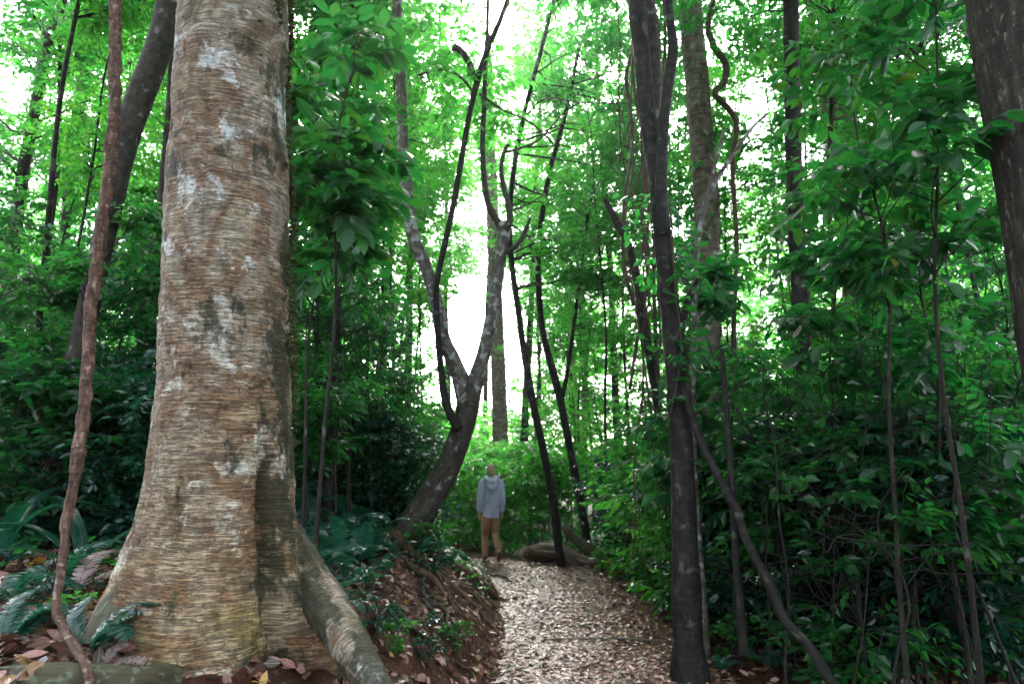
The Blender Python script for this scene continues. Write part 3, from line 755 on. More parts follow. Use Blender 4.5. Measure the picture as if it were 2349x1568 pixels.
# --- thick pale tree further back, curving
t10 = pxpath([(2085, 1330, 100), (2062, 1200, 92), (2032, 1000, 86), (1992, 800, 80), (1960, 550, 76), (1926, 300, 73), (1900, 100, 76), (1886, -60, 76)], 12.0)
hero('curved_pale_tree', 'thick pale trunk curving up behind the thicket on the right', 'tree', [extend(*t10, 17)], 'bark_pale', 12.0, (2065, 1230),
     dict(centres=centres_in(30, 10.5, 17, 3.0, c0=np.array([6, 12, 0])), R=.9, ntw=16, L=.15, W=.036, k=8, leaf='lo', mat='leaf_mid', tw=.4), 18, .06, seed=11.3)
# --- dark fissured trunk at the right border
t11 = pxpath([(2590, 1650, 290), (2570, 1500, 264), (2530, 1200, 250), (2496, 900, 236), (2428, 450, 228), (2372, 150, 226), (2345, -60, 222)], 3.5)
hero('fissured_tree', 'thick almost black trunk with rough flaky bark cut by the right border', 'tree', [extend(*t11, 13)], 'bark_fissured', 3.5, (2515, 1500),
     dict(centres=centres_in(56, 6.5, 13, 3.4, c0=np.array([3.0, 4.0, 0])), R=.9, ntw=16, L=.15, W=.036, k=8, leaf='lo', mat='leaf_mid', tw=.4), 40, .04, seed=2.9, step=.04)
# --- leaning trunks behind the big tree
t3 = pxpath([(110, 1130, 52), (205, 700, 46), (255, 470, 48), (288, 325, 54), (322, 225, 58), (374, 80, 60), (402, -60, 58)], 6.6)
hero('leaning_tree', 'dark trunk leaning right behind the twisting liana, top left', 'tree', [extend(*t3, 12)], 'bark_grey', 6.6, (110, 1110),
     dict(centres=centres_in(40, 7.6, 13, 2.4, c0=np.array([-4.3, 9.5, 0])), R=.8, ntw=14, L=.14, W=.034, k=7, leaf='lo', mat='leaf_mid', tw=.34), 16, .07, seed=5.1)
t4 = pxpath([(316, 1180, 42), (322, 1000, 38), (332, 800, 36), (346, 650, 34), (372, 500, 31), (390, 300, 27), (404, 100, 25), (412, -60, 24)], 8.2)
hero('shaded_tree', 'dark slender trunk in shade close behind the left side of the huge trunk', 'tree', [extend(*t4, 11)], 'bark_stem', 8.2, (316, 1120),
     dict(centres=centres_in(40, 7.2, 12, 2.1, c0=np.array([-3.9, 8.4, 0])), R=.7, ntw=14, L=.13, W=.032, k=7, leaf='lo', mat='leaf_mid', tw=.34), 12, .07, seed=6.1)
# --- two slender trees beyond the path's end, with the bright crowns that fill the upper middle
s1 = pxpath([(1287, 1300, 25), (1284, 1270, 22), (1266, 1130, 19), (1246, 1030, 18), (1222, 920, 18), (1201, 800, 16), (1190, 720, 15), (1176, 620, 14), (1168, 520, 13), (1180, 380, 12), (1205, 250, 11), (1240, 120, 10), (1270, 0, 8)], 12.9)
g = centres_in(40, 5.6, 12.8, 2.0, c0=np.array([1.3, 13.4, 0])); g = g[g[:, 0] > .25]
hero('slender_tree', 'slender dark stem leaning left, standing on the path in front of the fallen log', 'tree', [s1], 'bark_dark', 12.9, (1286, 1282),
     dict(centres=g, R=.6, ntw=18, L=.13, W=.034, k=8, leaf='lo', mat='leaf_bright', tw=.3), 10, .08, seed=3.3)
s2 = pxpath([(1350, 1270, 25), (1345, 1230, 21), (1326, 1120, 19), (1302, 1000, 18), (1286, 920, 18), (1268, 850, 18), (1250, 780, 16), (1238, 700, 14), (1236, 560, 13), (1260, 400, 12), (1300, 250, 10), (1330, 100, 8)], 14.0)
s2b = pxpath([(1286, 930, 12), (1300, 860, 10), (1312, 780, 9), (1330, 640, 8), (1350, 480, 7)], 14.0)
g = np.vstack([centres_in(50, 4.2, 12.8, 2.4, c0=np.array([2.0, 14.6, 0]))]); g = g[g[:, 0] > .5]
hero('slender_twin_tree', 'slender stem with a side shoot, leaning left behind the fallen log', 'tree', [s2, s2b], 'bark_dark', 14.0, (1346, 1240),
     dict(centres=g, R=.65, ntw=18, L=.13, W=.034, k=8, leaf='lo', mat='leaf_bright', tw=.3), 10, .08, seed=8.8)
# --- the big faint trunk in the bright gap
t6 = pxpath([(1150, 1230, 40), (1147, 1000, 37), (1143, 850, 35), (1139, 740, 33), (1134, 600, 31), (1128, 430, 28)], 25.0)
hero('distant_trunk', 'far pale trunk seen through the bright gap right of the fork', 'tree', [extend(*t6, 19)], 'bark_pale', 25.0, (1150, 1150),
     dict(centres=centres_in(16, 13.5, 20, 3.0, c0=np.array([-.2, 26, 0])), R=.9, ntw=16, L=.18, W=.05, k=8, leaf='lo', mat='leaf_bright', tw=.4), 12, .05)

# --- lianas and vines
lv = pxpath([(262, -60, 22, 3.4), (265, 90, 24, 3.4), (263, 240, 25, 3.35), (256, 350, 26, 3.35), (241, 470, 23, 3.3), (224, 590, 23, 3.3), (208, 720, 26, 3.25), (203, 820, 24, 3.2), (195, 920, 25, 3.15), (181, 1025, 28, 3.1), (170, 1110, 23, 3.1),
             (152, 1190, 21, 3.05), (147, 1260, 17, 3.0), (134, 1340, 17, 2.95), (129, 1400, 19, 2.9), (158, 1460, 20, 2.8), (196, 1522, 21, 2.62), (208, 1575, 21, 2.55), (214, 1680, 20, 2.5)])
lv = extend(*lv[:1], *lv[1:], 3) if False else lv
o = thing('liana', 'twisting reddish brown flaky liana hanging left of the huge trunk', 'liana', tuple(lv[0][-1]))
part_tubes('stem', [(np.vstack([at(250, -400, 3.6)[0], lv[0]]), np.concatenate([[.026], lv[1]]))], M['bark_liana'], o, 18, .016, .34, 9)
dg = pxpath([(1552, 830, 12, 5.75), (1572, 905, 16, 5.55), (1604, 1000, 19, 5.45), (1646, 1090, 18, 5.3), (1690, 1170, 22, 5.2), (1712, 1235, 20, 5.1), (1768, 1345, 23, 4.95), (1800, 1420, 22, 4.85), (1862, 1490, 24, 4.75), (1930, 1600, 24, 4.6), (2010, 1700, 24, 4.5)])
tag(part_tubes and (lambda m_: (tube(m_, dg[0], dg[1], 14, .04, .14, 6), m_.build('liana', M['bark_dark']))[1])(MB()), 'thick dark liana slanting down to the right from the black path side trunk', 'liana')
bs = pxpath([(1655, 800, 9), (1662, 880, 12), (1672, 1000, 13), (1680, 1150, 15), (1690, 1300, 17), (1703, 1455, 22), (1706, 1500, 26)], 5.3)
m_ = MB(); tube(m_, bs[0], bs[1], 10, .05, .12, 6); tag(m_.build('bare_stem', M['bark_dark']), 'thin black bare upright stem between the path side trunk and the pale trunk', 'stem')
bd = pxpath([(1386, 455, 10), (1410, 500, 16), (1440, 560, 18), (1462, 640, 20), (1474, 720, 24), (1490, 820, 20), (1505, 930, 12)], 7.2)
m_ = MB(); tube(m_, bd[0], bd[1], 10, .05, .16, 6); tag(m_.build('liana', M['bark_dark']), 'short black liana bending through the hanging vines left of the path side trunk', 'liana')
lp = pxpath([(1640, -20, 13), (1625, 60, 14), (1640, 110, 15), (1665, 150, 15), (1660, 190, 15), (1640, 215, 13), (1672, 250, 13), (1690, 290, 12), (1680, 380, 11), (1690, 560, 10), (1684, 760, 10), (1692, 1000, 11), (1686, 1250, 11)], 8.4)
m_ = MB(); tube(m_, lp[0], lp[1], 10, .05, .14, 6); tag(m_.build('liana', M['vine']), 'looping brown liana knotted high beside the pale trunk', 'liana')
gb = pxpath([(1595, 640, 13), (1600, 560, 13), (1612, 490, 13), (1640, 420, 11), (1685, 350, 10), (1720, 300, 8), (1760, 260, 5)], 6.2)
gb2 = pxpath([(1600, 560, 9), (1602, 500, 8), (1625, 440, 7), (1660, 300, 6)], 6.2)
m_ = MB(); tube(m_, np.vstack([[gb[0][0][0] - .05, 6.3, 0], at(1590, 1000, 6.25)[0], gb[0]]), np.concatenate([[.032, .028], gb[1]]), 10, .06, .1, 6); tube(m_, gb2[0], gb2[1], 8, .06, .1, 6)
gt = thing('grey_sapling', 'pale grey thin sapling arching right in front of the pale trunk', 'sapling', (0, 0, 0)); b_ = m_.build('trunk', M['bark_mottled'], gt)
gt.location = (gb[0][0][0], 6.3, gz(gb[0][0][0], 6.3)); b_.location = -gt.location
mbv = [(1442, 7.4), (1452, 6.9), (1461, 7.6), (1470, 7.0), (1478, 7.8), (1486, 6.8), (1494, 7.3), (1503, 7.7), (1512, 7.0), (1520, 7.5), (1466, 8.2), (1489, 8.3), (1528, 7.9), (1425, 8.4)]
for k, (px, Y) in enumerate(mbv):
    y0 = -80; y1 = 880 + RNG.uniform(-350, 330); n = 10
    pts = [(px + 20 * math.sin(k * 1.7 + u * 6) * (u + .2) + RNG.normal() * 7 + (u - .35) * 16, y0 + (y1 - y0) * u, RNG.uniform(3, 5.5) * (1.7 if k % 5 == 0 else 1)) for u in np.linspace(0, 1, n)]
    P, R = pxpath(pts, Y); m_ = MB(); tube(m_, P, R, 6, .08, .2, 6)
    for q_ in range(16):                                           # side shoots tangle the curtain
        a = P[RNG.integers(2, n)]; e = a + np.array([RNG.normal() * .12, RNG.normal() * .12, -RNG.uniform(.3, .9)])
        tube(m_, [a, (a + e) / 2 + RNG.normal(size=3) * .06, e], [.005, .004, .003], 5, .1, .1)
    tag(m_.build('hanging_vine', M['vine']), 'thin brown vine in the tangled curtain hanging left of the path side trunk', 'vine', 'vines of the hanging curtain')

def climber(P, R, label, leaf, n, L, W, z0, z1):
    o = thing('climbing_vine', label, 'vine', tuple(P[0])); ms, ml = MB(), MB()
    zz_ = np.linspace(z0, z1, 40); c = np.stack([np.interp(zz_, P[:, 2], P[:, i]) for i in range(3)], -1); r = np.interp(zz_, P[:, 2], R)
    for s0 in (0.4, 2.7):
        a = s0 + zz_ * 1.6 + np.sin(zz_ * 3 + s0) * .5; Q = c + np.stack([np.cos(a) * (r + .012), np.sin(a) * (r + .012), 0 * a], -1)
        tube(ms, root_at(o, Q), np.linspace(.011, .005, 40), 6, .06, .2)
        idx = RNG.integers(0, 40, n); az = a[idx] + RNG.normal(size=n) * .7; T = np.stack([np.cos(az), np.sin(az), RNG.normal(size=n) * .3], -1)
        sprays(ml, root_at(o, Q[idx]), T, .10 + .22 * RNG.random(n), L, W, 5, leaf, .35, .8, .5, .002)
    ms.build('stem', M['vine'], o); ml.build('foliage', [M['leaf_mid'], M['bark_stem']], o, smooth=False)
climber(*tr, 'leafy creeper winding up the middle of the black path side trunk', 'mid', 26, .10, .03, 2.0, 4.0)
climber(*t8, 'leafy creeper hanging round the straight pale brown trunk', 'mid', 60, .12, .036, 1.6, 7.0)
climber(*t9, 'leafy creeper round the slim banded trunk', 'mid', 30, .12, .036, 2.5, 6.0)

# ------------------------------------------------------------------ ferns and strap leaves
def frond_mesh(L=.55, n=24, wid=.085, arch=.55, droop=1.2, light=False):
    mb = MB(); t = np.linspace(0, 1, 14)
    ang = arch * 1.25 - (arch + droop) * t ** 1.2
    dx = np.cos(ang); dz = np.sin(ang)
    x = np.concatenate([[0], np.cumsum((dx[1:] + dx[:-1]) / 2)]) / 13 * L; z = np.concatenate([[0], np.cumsum((dz[1:] + dz[:-1]) / 2)]) / 13 * L
    side = .05 * L * np.sin(t * 3)
    R_ = np.stack([x, side, z], -1)
    tube(mb, R_, np.linspace(.0035, .001, 14), 5, .03, 0, mat=1)
    s = np.linspace(.2, .985, n)
    P = np.stack([np.interp(s, t, R_[:, i]) for i in range(3)], -1)
    T = nrm(np.stack([np.interp(s, t, np.gradient(R_[:, i])) for i in range(3)], -1))
    Bn = nrm(np.cross(np.array([0, 0, 1.0]), T)); U = np.cross(T, Bn)
    pl = wid * np.sin(np.clip(s * 1.02 - .1, 0, 1) ** .8 * PI) ** .7 + .008
    for sg in (-1, 1):
        D = Bn * sg + T * .38 + U * .06 + RNG.normal(size=(n, 3)) * .07
        leaves(mb, P, D, U + RNG.normal(size=(n, 3)) * .15, pl, L * .5 / n * (.9 + .2 * RNG.random(n)), 'pinna', 0, .2, .18)
    return mb
FROND = [frond_mesh(.5, 24, .085, .9, .9), frond_mesh(.58, 28, .08, 1.05, 1.3), frond_mesh(.42, 22, .075, .7, .7), frond_mesh(.62, 30, .09, 1.1, .8)]
FM = {}
def fern(x, y, s, nf, label, group=None, mat='fern', spread=(0, 2 * PI), name='fern', dz=0.0):
    o = thing(name, label, 'fern', (x, y, gz(x, y) + dz), group); o.scale = (s, s, s)
    a0 = RNG.uniform(*spread)
    for k in range(nf):
        i = int(RNG.integers(0, 4)); key = (i, mat)
        if key not in FM: f = FROND[i].build('frond', [M[mat], M[mat]], o); FM[key] = f
        else: f = FM[key].copy(); C.objects.link(f); f.parent = o
        w = spread[1] - spread[0]
        an = spread[0] + w * ((k + .5 + RNG.uniform(-.35, .35)) / nf)
        f.rotation_euler = (RNG.normal() * .25, RNG.uniform(-.75, -.05) * (1 if k % 2 else .4), an)
        q_ = RNG.uniform(.75, 1.15); f.scale = (q_, q_, q_)
    return o
def gpt(px, py):
    """the ground point seen at a pixel"""
    u = (px - CX) / F; v = (CY - py) / F; d = np.array([u, cp - v * sp, sp + v * cp]); t = np.linspace(1.5, 40, 4000)
    P = np.array([0, 0, H]) + d * t[:, None]; below = P[:, 2] < hgt(P[:, 0], P[:, 1])
    i = int(np.argmax(below)) if below.any() else len(t) - 1
    return P[i]

near = [(205, 1495, .62, 6, 'teal fern arching over the foot of the huge trunk, right of the liana', (-.6, 2.2), 2.95),
        (20, 1440, .72, 6, 'teal fern with long fronds at the left border above the mossy root', (-.6, 2.0), 3.3),
        (150, 1250, .85, 6, 'fern behind the liana with fronds fanning right', (-1.2, 1.8), 4.2),
        (60, 1320, .7, 6, 'fern left of the liana among pinkish fallen leaves', (0, 6.28), 3.9),
        (260, 1385, .6, 5, 'small fern against the mossy root lump of the huge trunk', (-.9, 1.8), 3.2),
        (15, 1200, .9, 7, 'shaded fern at the left border below the broad leaves', (0, 6.28), 5.0),
        (745, 1330, .62, 6, 'fern hanging down the bank just right of the huge trunk', (-2.2, .3), 4.3)]
for px, py, s, nf, lab, spd, Y in near:
    p = at(px, py, Y)[0]; fern(p[0], Y, s, nf, lab, None, 'fern', spd)
for px, py, s in ((690, 1262, 1.15), (720, 1285, .95), (745, 1250, 1.25), (775, 1275, 1.05), (800, 1248, 1.2), (828, 1270, 1.0), (850, 1245, 1.15), (868, 1268, .85), (700, 1310, .85), (760, 1310, .85), (815, 1300, .8), (845, 1295, .7), (735, 1335, .75), (790, 1345, .65), (690, 1240, 1.3), (770, 1238, 1.3), (825, 1240, 1.25), (880, 1320, .5), (840, 1350, .5), (780, 1400, .55),
                  (945, 1262, .6), (1005, 1275, .5), (920, 1245, .8), (905, 1285, .55)):
    p = gpt(px, py); fern(p[0], p[1], s, 7, 'teal fern in the patch on the bank between huge trunk and forked tree', 'ferns on the bank')
for px, py, s in ((105, 1262, 1.1), (45, 1275, 1.1), (180, 1255, 1.0), (245, 1262, 1.0), (290, 1250, .9), (80, 1245, 1.3), (215, 1242, 1.2)):
    p = gpt(px, py); fern(p[0], p[1], s, 7, 'dim fern in the shade behind the liana, left of the huge trunk', 'ferns left of the huge trunk')
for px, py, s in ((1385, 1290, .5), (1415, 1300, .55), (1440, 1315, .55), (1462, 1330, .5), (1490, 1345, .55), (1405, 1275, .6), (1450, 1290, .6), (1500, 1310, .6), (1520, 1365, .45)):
    p = gpt(px, py); fern(p[0], p[1], s, 7, 'bright green fern in the tuft at the right edge of the path', 'bright ferns by the path', 'fern_light')
for px, py, s, lab in ((1770, 1540, .6, 'dark fern at the bottom right beside the slanting liana'), (1720, 1500, .5, 'small fern at the foot of the thin black stem'), (1900, 1500, .6, 'fern under the slim banded trunk'),
                       (1660, 1545, .45, 'small fern behind the foot of the black path side trunk')):
    p = gpt(px, py); fern(p[0], p[1], s, 6, lab)
p = gpt(1330, 1240); fern(1.95, 14.2, .9, 6, 'dark green fern growing on the mossy branch behind the log', None, 'fern', (1.2, 3.6))
for px, py, Y, s in ((205, 1270, 3.9, .5), (350, 1440, 3.05, .35)):
    p = at(px, py, Y)[0]
p = at(195, 1255, 4.0)[0]; fern(p[0], 4.0, .75, 3, 'withered mauve brown fern hanging behind the liana', None, 'dry_fern', (-.4, 2.0))
p = at(232, 1540, 2.85)[0]; fern(p[0], 2.85, .42, 3, 'withered pale fern curling at the foot of the mossy root', None, 'dry_fern', (-.3, 2.0))

def blade(mb, L, W, a0, bend, az, base=(0, 0, 0), n=12, mat=0):
    t = np.linspace(0, 1, n); ang = a0 - bend * t ** 1.3
    x = np.concatenate([[0], np.cumsum(np.cos(ang[1:]))]) / (n - 1) * L; z = np.concatenate([[0], np.cumsum(np.sin(ang[1:]))]) / (n - 1) * L
    w = W * np.sin(np.clip(.08 + t * .92, 0, 1) * PI) ** .65; w[-1] = .001
    c, s_ = math.cos(az), math.sin(az); V = []; tc = []; r = RNG.random()
    for i in range(n):
        nx, nz = -math.sin(ang[i]), math.cos(ang[i])
        for a in (1, .5, 0, -.5, -1):
            lx = x[i] + nx * abs(a) * w[i] * .3; lz = z[i] + nz * abs(a) * w[i] * .3; ly = a * w[i]
            V.append((base[0] + lx * c - ly * s_, base[1] + lx * s_ + ly * c, base[2] + lz)); tc.append((r, a * .5, t[i]))
    i, j = np.meshgrid(np.arange(n - 1), np.arange(4), indexing='ij')
    mb.add(V, np.stack([i * 5 + j, i * 5 + j + 1, (i + 1) * 5 + j + 1, (i + 1) * 5 + j], -1).reshape(-1, 4), mat, tc)
def strap(x, y, blades, label, mat, name='strap_leaved_plant', dz=0.0):
    o = thing(name, label, 'plant', (x, y, gz(x, y) + dz))
    for L, W, a0, bend, az in blades:
        mb = MB(); blade(mb, L, W, a0, bend, az); mb.build('leaf', M[mat], o)
    return o
p = at(205, 1190, 4.6)[0]
strap(p[0], 4.6, [(.75, .06, 1.45, 2.6, -.25), (.7, .055, 1.5, 2.5, -.6), (.8, .05, 1.4, 1.6, .5), (.9, .05, 1.5, 1.4, 2.6), (.85, .055, 1.3, 1.5, 3.3), (.7, .05, 1.2, 1.6, -2.3)],
      'plant with broad arching grey green leaves between the liana and the huge trunk', 'leaf_teal', 'broad_leaved_plant')
p = at(25, 1060, 5.2)[0]
strap(p[0], 5.2, [(.9, .06, 1.4, 1.7, .2), (.9, .06, 1.45, 1.8, -.6), (1.0, .06, 1.4, 1.5, 1.4), (.9, .05, 1.3, 1.7, 3.0)], 'plant with broad drooping dark leaves at the left border', 'leaf_teal', 'broad_leaved_plant')
p = gpt(1655, 1430); strap(p[0], p[1], [(.6, .022, 1.3, 1.9, a) for a in (3.1, 2.6, 3.6, 0.3, -.4, .9, 1.6, -1.3)], 'strap leaved plant with pale arching blades behind the path side trunk', 'leaf_teal')
p = gpt(1720, 1400); strap(p[0], p[1], [(.65, .024, 1.45, 1.3, a) for a in (.3, -.2, .9, 2.2, 3.0, -1.2)], 'bright strap leaved plant behind the thin black stem', 'leaf_bright')

# ------------------------------------------------------------------ fallen wood, roots
lg = pxpath([(1188, 1262, 28, 14.3), (1215, 1258, 46, 14.0), (1250, 1256, 54, 13.8), (1290, 1268, 46, 13.5), (1335, 1280, 34, 13.3), (1372, 1292, 20, 13.1)])
P, R = lg; P[:, 2] = np.array([gz(a, b) for a, b in P[:, :2]]) + R * .55
lo = thing('fallen_log', 'weathered pale fallen log lying across the far end of the path', 'log', tuple(P[3]))
part_tubes('trunk', [(P, R)], M['bark_log'], lo, 26, .04, .28, 6, 2.0)
P, R = pxpath([(1290, 1276, 20, 13.25), (1255, 1272, 18, 13.15), (1228, 1270, 20, 13.05), (1206, 1266, 27, 12.95)]); P[:, 2] = np.maximum(P[:, 2], hgt(P[:, 0], P[:, 1]) + R * .8)
part_tubes('broken_limb', [(P, R)], M['bark_root'], lo, 12, .04, .12)
P, R = pxpath([(1290, 1205, 10, 13.9), (1310, 1228, 20, 13.8), (1335, 1248, 24, 13.7), (1366, 1268, 26, 13.6)]); m_ = MB(); tube(m_, P, R, 12, .05, .15)
tag(m_.build('mossy_branch', M['bark_mossy']), 'short dark mossy dead branch propped up behind the fallen log', 'branch')
P, R = pxpath([(1250, 1524, 7, 5.3), (1380, 1523, 8, 5.31), (1520, 1523, 8, 5.3), (1600, 1526, 6, 5.28)]); P[:, 2] = hgt(P[:, 0], P[:, 1]) + .02
for kk, (a, b, w, Yq) in enumerate((((1250, 1472), (1560, 1476), 7, 0),)):
    A = gpt(*a); B_ = gpt(*b); m_ = MB(); P = np.linspace(A, B_, 7); P[:, 2] = hgt(P[:, 0], P[:, 1]) + .022; tube(m_, P, [.008, .011, .012, .012, .012, .011, .008], 8, .05, .12)
    tag(m_.build('fallen_stick', M['bark_pale']), 'long thin pale stick lying across the leafy path', 'stick')
for k, (a, b) in enumerate((((1330, 1540), (1420, 1505)), ((1450, 1420), (1500, 1408)), ((1230, 1395), (1290, 1402)), ((1540, 1500), (1500, 1545)), ((1120, 1500), (1200, 1480)), ((1300, 1330), (1345, 1336)), ((1050, 1530), (1110, 1555)))):
    A = gpt(*a); B_ = gpt(*b); P = A + (B_ - A) * np.linspace(0, 1, 6)[:, None]; P[:, :2] += RNG.normal(size=(6, 2)) * .015; P[:, 2] = hgt(P[:, 0], P[:, 1]) + .02
    m_ = MB(); tube(m_, P, np.linspace(.009, .004, 6), 6, .04, .15); Q = P[3] + np.array([RNG.normal() * .1, RNG.normal() * .1, .03]); tube(m_, [P[3], (P[3] + Q) / 2, Q], [.005, .004, .002], 5, .05)
    tag(m_.build('dead_twig', M['bark_root']), 'small dead forked twig lying among the leaves of the path', 'twig', 'twigs on the path')
rl = [((640 + 300, 1285), (1010, 1420)), ((985, 1290), (1070, 1440)), ((1020, 1300), (1105, 1425)), ((1055, 1295), (1130, 1395)), ((1080, 1285), (1165, 1380)), ((1010, 1330), (1090, 1480)), ((960, 1330), (1030, 1490)), ((925, 1340), (985, 1470)),
      ((1100, 1290), (1180, 1350)), ((880, 1370), (960, 1500)), ((1040, 1330), (1150, 1440)), ((990, 1360), (1060, 1520)), ((860, 1330), (930, 1460)), ((1065, 1330), (1160, 1400)), ((830, 1360), (900, 1470)), ((1110, 1310), (1175, 1345)),
      ((945, 1300), (1080, 1350)), ((1000, 1310), (1140, 1360)), ((900, 1430), (1010, 1500)), ((940, 1400), (1040, 1455))]
for k, (a, b) in enumerate(rl):
    A = gpt(*a); B_ = gpt(*b); n = 9; u = np.linspace(0, 1, n)[:, None]; P = A + (B_ - A) * u
    P[1:-1, :2] += RNG.normal(size=(n - 2, 2)) * .05; r = RNG.uniform(.008, .022) * np.linspace(1.1, .45, n)
    P[:, 2] = hgt(P[:, 0], P[:, 1]) + r * .6 + .035 * np.sin(np.linspace(0, PI, n)) * RNG.uniform(.2, 1.6); P[0, 2] -= .03; P[-1, 2] -= .02
    m_ = MB(); tube(m_, P, r, 7, .03, .18)
    for q_ in range(3):
        i0 = RNG.integers(2, n - 1); d = (B_ - A) * RNG.uniform(.15, .35) + np.array([RNG.normal() * .1, RNG.normal() * .1, 0]); Q = P[i0] + d * np.linspace(0, 1, 5)[:, None]; Q[1:, :2] += RNG.normal(size=(4, 2)) * .02
        Q[:, 2] = hgt(Q[:, 0], Q[:, 1]) + .012; Q[0] = P[i0]; tube(m_, Q, np.linspace(r[i0] * .5, .002, 5), 5, .03, .1)
    tag(m_.build('exposed_root', M['bark_root' if k % 3 else 'bark_grey']), 'thin bare root running down the earth bank to the path', 'root', 'bare roots on the bank')

RNG = np.random.default_rng(5)
# ------------------------------------------------------------------ the walking man, seen from behind
M['skin'] = plain('skin', (.42, .23, .16), .5, .1, 30, .1)
M['hoodie'] = plain('grey_blue_sweat_fabric', (.36, .39, .52), .85, .12, 7, 1.0, .2, .06)
M['trousers'] = plain('brown_cotton', (.29, .17, .095), .8, .15, 9, .8, .2, .05)
M['hair'] = plain('short_fair_hair', (.30, .21, .14), .6, .3, 120, .4)
M['shoe'] = plain('dark_red_leather', (.1, .03, .03), .5, .2, 40, .2)
M['sole'] = plain('pale_rubber', (.4, .38, .36), .7, .1, 40, .2)
MAN = (-.40, 13.3)
man = thing('person', 'man in grey hooded sweatshirt and brown trousers walking away down the path', 'person', (MAN[0], MAN[1], gz(*MAN)))
man.rotation_euler = (0, 0, math.radians(9)); man.scale = (.86, .95, 1.0)
def organic(name, tubes, mat, vox, smooth=6, balls=()):
    mb = MB()
    for pts, rad, sq in tubes: tube(mb, np.array(pts, float), rad, 16, .03, 0, squash=sq)
    for c, r3 in balls:
        u, v = np.meshgrid(np.linspace(0, 2 * PI, 20, endpoint=False), np.linspace(.05, PI - .05, 12))
        V = np.stack([c[0] + r3[0] * np.cos(u) * np.sin(v), c[1] + r3[1] * np.sin(u) * np.sin(v), c[2] + r3[2] * np.cos(v)], -1).reshape(-1, 3)
        i, j = np.meshgrid(np.arange(11), np.arange(20), indexing='ij'); j2 = (j + 1) % 20
        q = np.stack([i * 20 + j, (i + 1) * 20 + j, (i + 1) * 20 + j2, i * 20 + j2], -1).reshape(-1, 4)
        mb.add(V, [q, np.array([np.arange(20)[::-1] + 220]).reshape(1, 20)[:, ::-1], np.arange(20).reshape(1, 20)])
    o = mb.build(name, mat, man)
    r = o.modifiers.new('remesh', 'REMESH'); r.mode = 'VOXEL'; r.voxel_size = vox; r.use_smooth_shade = True
    s_ = o.modifiers.new('smooth', 'SMOOTH'); s_.factor = .5; s_.iterations = smooth
    return o
# joints: +y is ahead of him, +x is his right as well as the viewer's right
hipL, hipR = (-.095, 0, .93), (.095, 0, .93)
knL, anL = (-.10, .17, .50), (-.10, .17, .085)
knR, anR = (.11, .07, .49), (.135, -.34, .235)
shL, elL, wrL = (-.205, 0, 1.44), (-.252, -.03, 1.14), (-.245, .07, .89)
shR, elR, wrR = (.205, 0, 1.44), (.248, -.07, 1.15), (.245, -.03, .90)
def hand(w, sx):
    x, y, z = w; ts = [([(x, y, z + .03), (x, y + .01, z - .03), (x + .002 * sx, y + .02, z - .085)], [.024, .034, .03], (1.0, .6))]
    for k, (dy, l) in enumerate(((.048, .075), (.026, .085), (.004, .08), (-.016, .062))):
        b = (x, y + dy, z - .08); ts.append(([b, (x - .004 * sx, y + dy + .008, z - .08 - l * .5), (x - .024 * sx, y + dy + .016, z - .08 - l * .92)], [.0095, .009, .007], None))
    ts.append(([(x - .004 * sx, y + .035, z - .03), (x - .014 * sx, y + .068, z - .06), (x - .018 * sx, y + .078, z - .095)], [.012, .011, .008], None)); return ts
body = [([(0, 0, .9), (0, .0, 1.1), (0, -.005, 1.3), (0, -.01, 1.43)], [.13, .125, .15, .12], (1.1, .7)),
        ([(0, -.01, 1.40), (0, .0, 1.50), (0, .015, 1.58)], [.075, .056, .054], None),
        ([shL, (0, -.01, 1.43), shR], [.06, .07, .06], None),
        ([hipL, knL, anL], [.085, .055, .04], None), ([hipR, knR, anR], [.085, .055, .04], None),
        ([shL, elL, wrL], [.052, .04, .027], None), ([shR, elR, wrR], [.052, .04, .027], None),
        ([anL, (-.10, .24, .04), (-.10, .32, .03)], [.04, .038, .03], None), ([anR, (.137, -.31, .12), (.138, -.25, .05)], [.04, .038, .03], None)] + hand(wrL, -1) + hand(wrR, 1)
headb = [((0, .025, 1.685), (.083, .098, .112)), ((0, .055, 1.615), (.06, .06, .06)), ((-.088, .02, 1.66), (.014, .022, .036)), ((.088, .02, 1.66), (.014, .022, .036)),
         ((0, .122, 1.65), (.014, .022, .024)), ((0, .105, 1.60), (.028, .015, .012)), ((-.03, .104, 1.685), (.018, .012, .012)), ((.03, .104, 1.685), (.018, .012, .012))]
organic('body', body, M['skin'], .0065, 3, headb)
hm = organic('hair', [], M['hair'], .008, 2, [((0, .005, 1.712), (.090, .104, .102)), ((0, -.024, 1.655), (.083, .082, .085))])
sweat = [([(0, -.005, .83), (0, -.01, .88), (0, -.012, 1.0), (0, -.015, 1.2), (0, -.015, 1.36), (0, -.01, 1.46)], [.168, .185, .182, .19, .19, .12], (1.06, .72)),
         ([(shL[0] + .03, 0, 1.455), (0, -.01, 1.475), (shR[0] - .03, 0, 1.455)], [.07, .085, .07], None),
         ([(-.17, 0, 1.44), (shL[0], -.005, 1.415), elL, (wrL[0], wrL[1], wrL[2] + .035), (wrL[0], wrL[1] + .005, wrL[2] + .01)], [.08, .082, .068, .058, .045], None),
         ([(.17, 0, 1.44), (shR[0], -.005, 1.415), elR, (wrR[0], wrR[1], wrR[2] + .035), (wrR[0], wrR[1] + .005, wrR[2] + .01)], [.08, .082, .068, .058, .045], None)]
organic('hoodie', sweat, M['hoodie'], .009, 4)
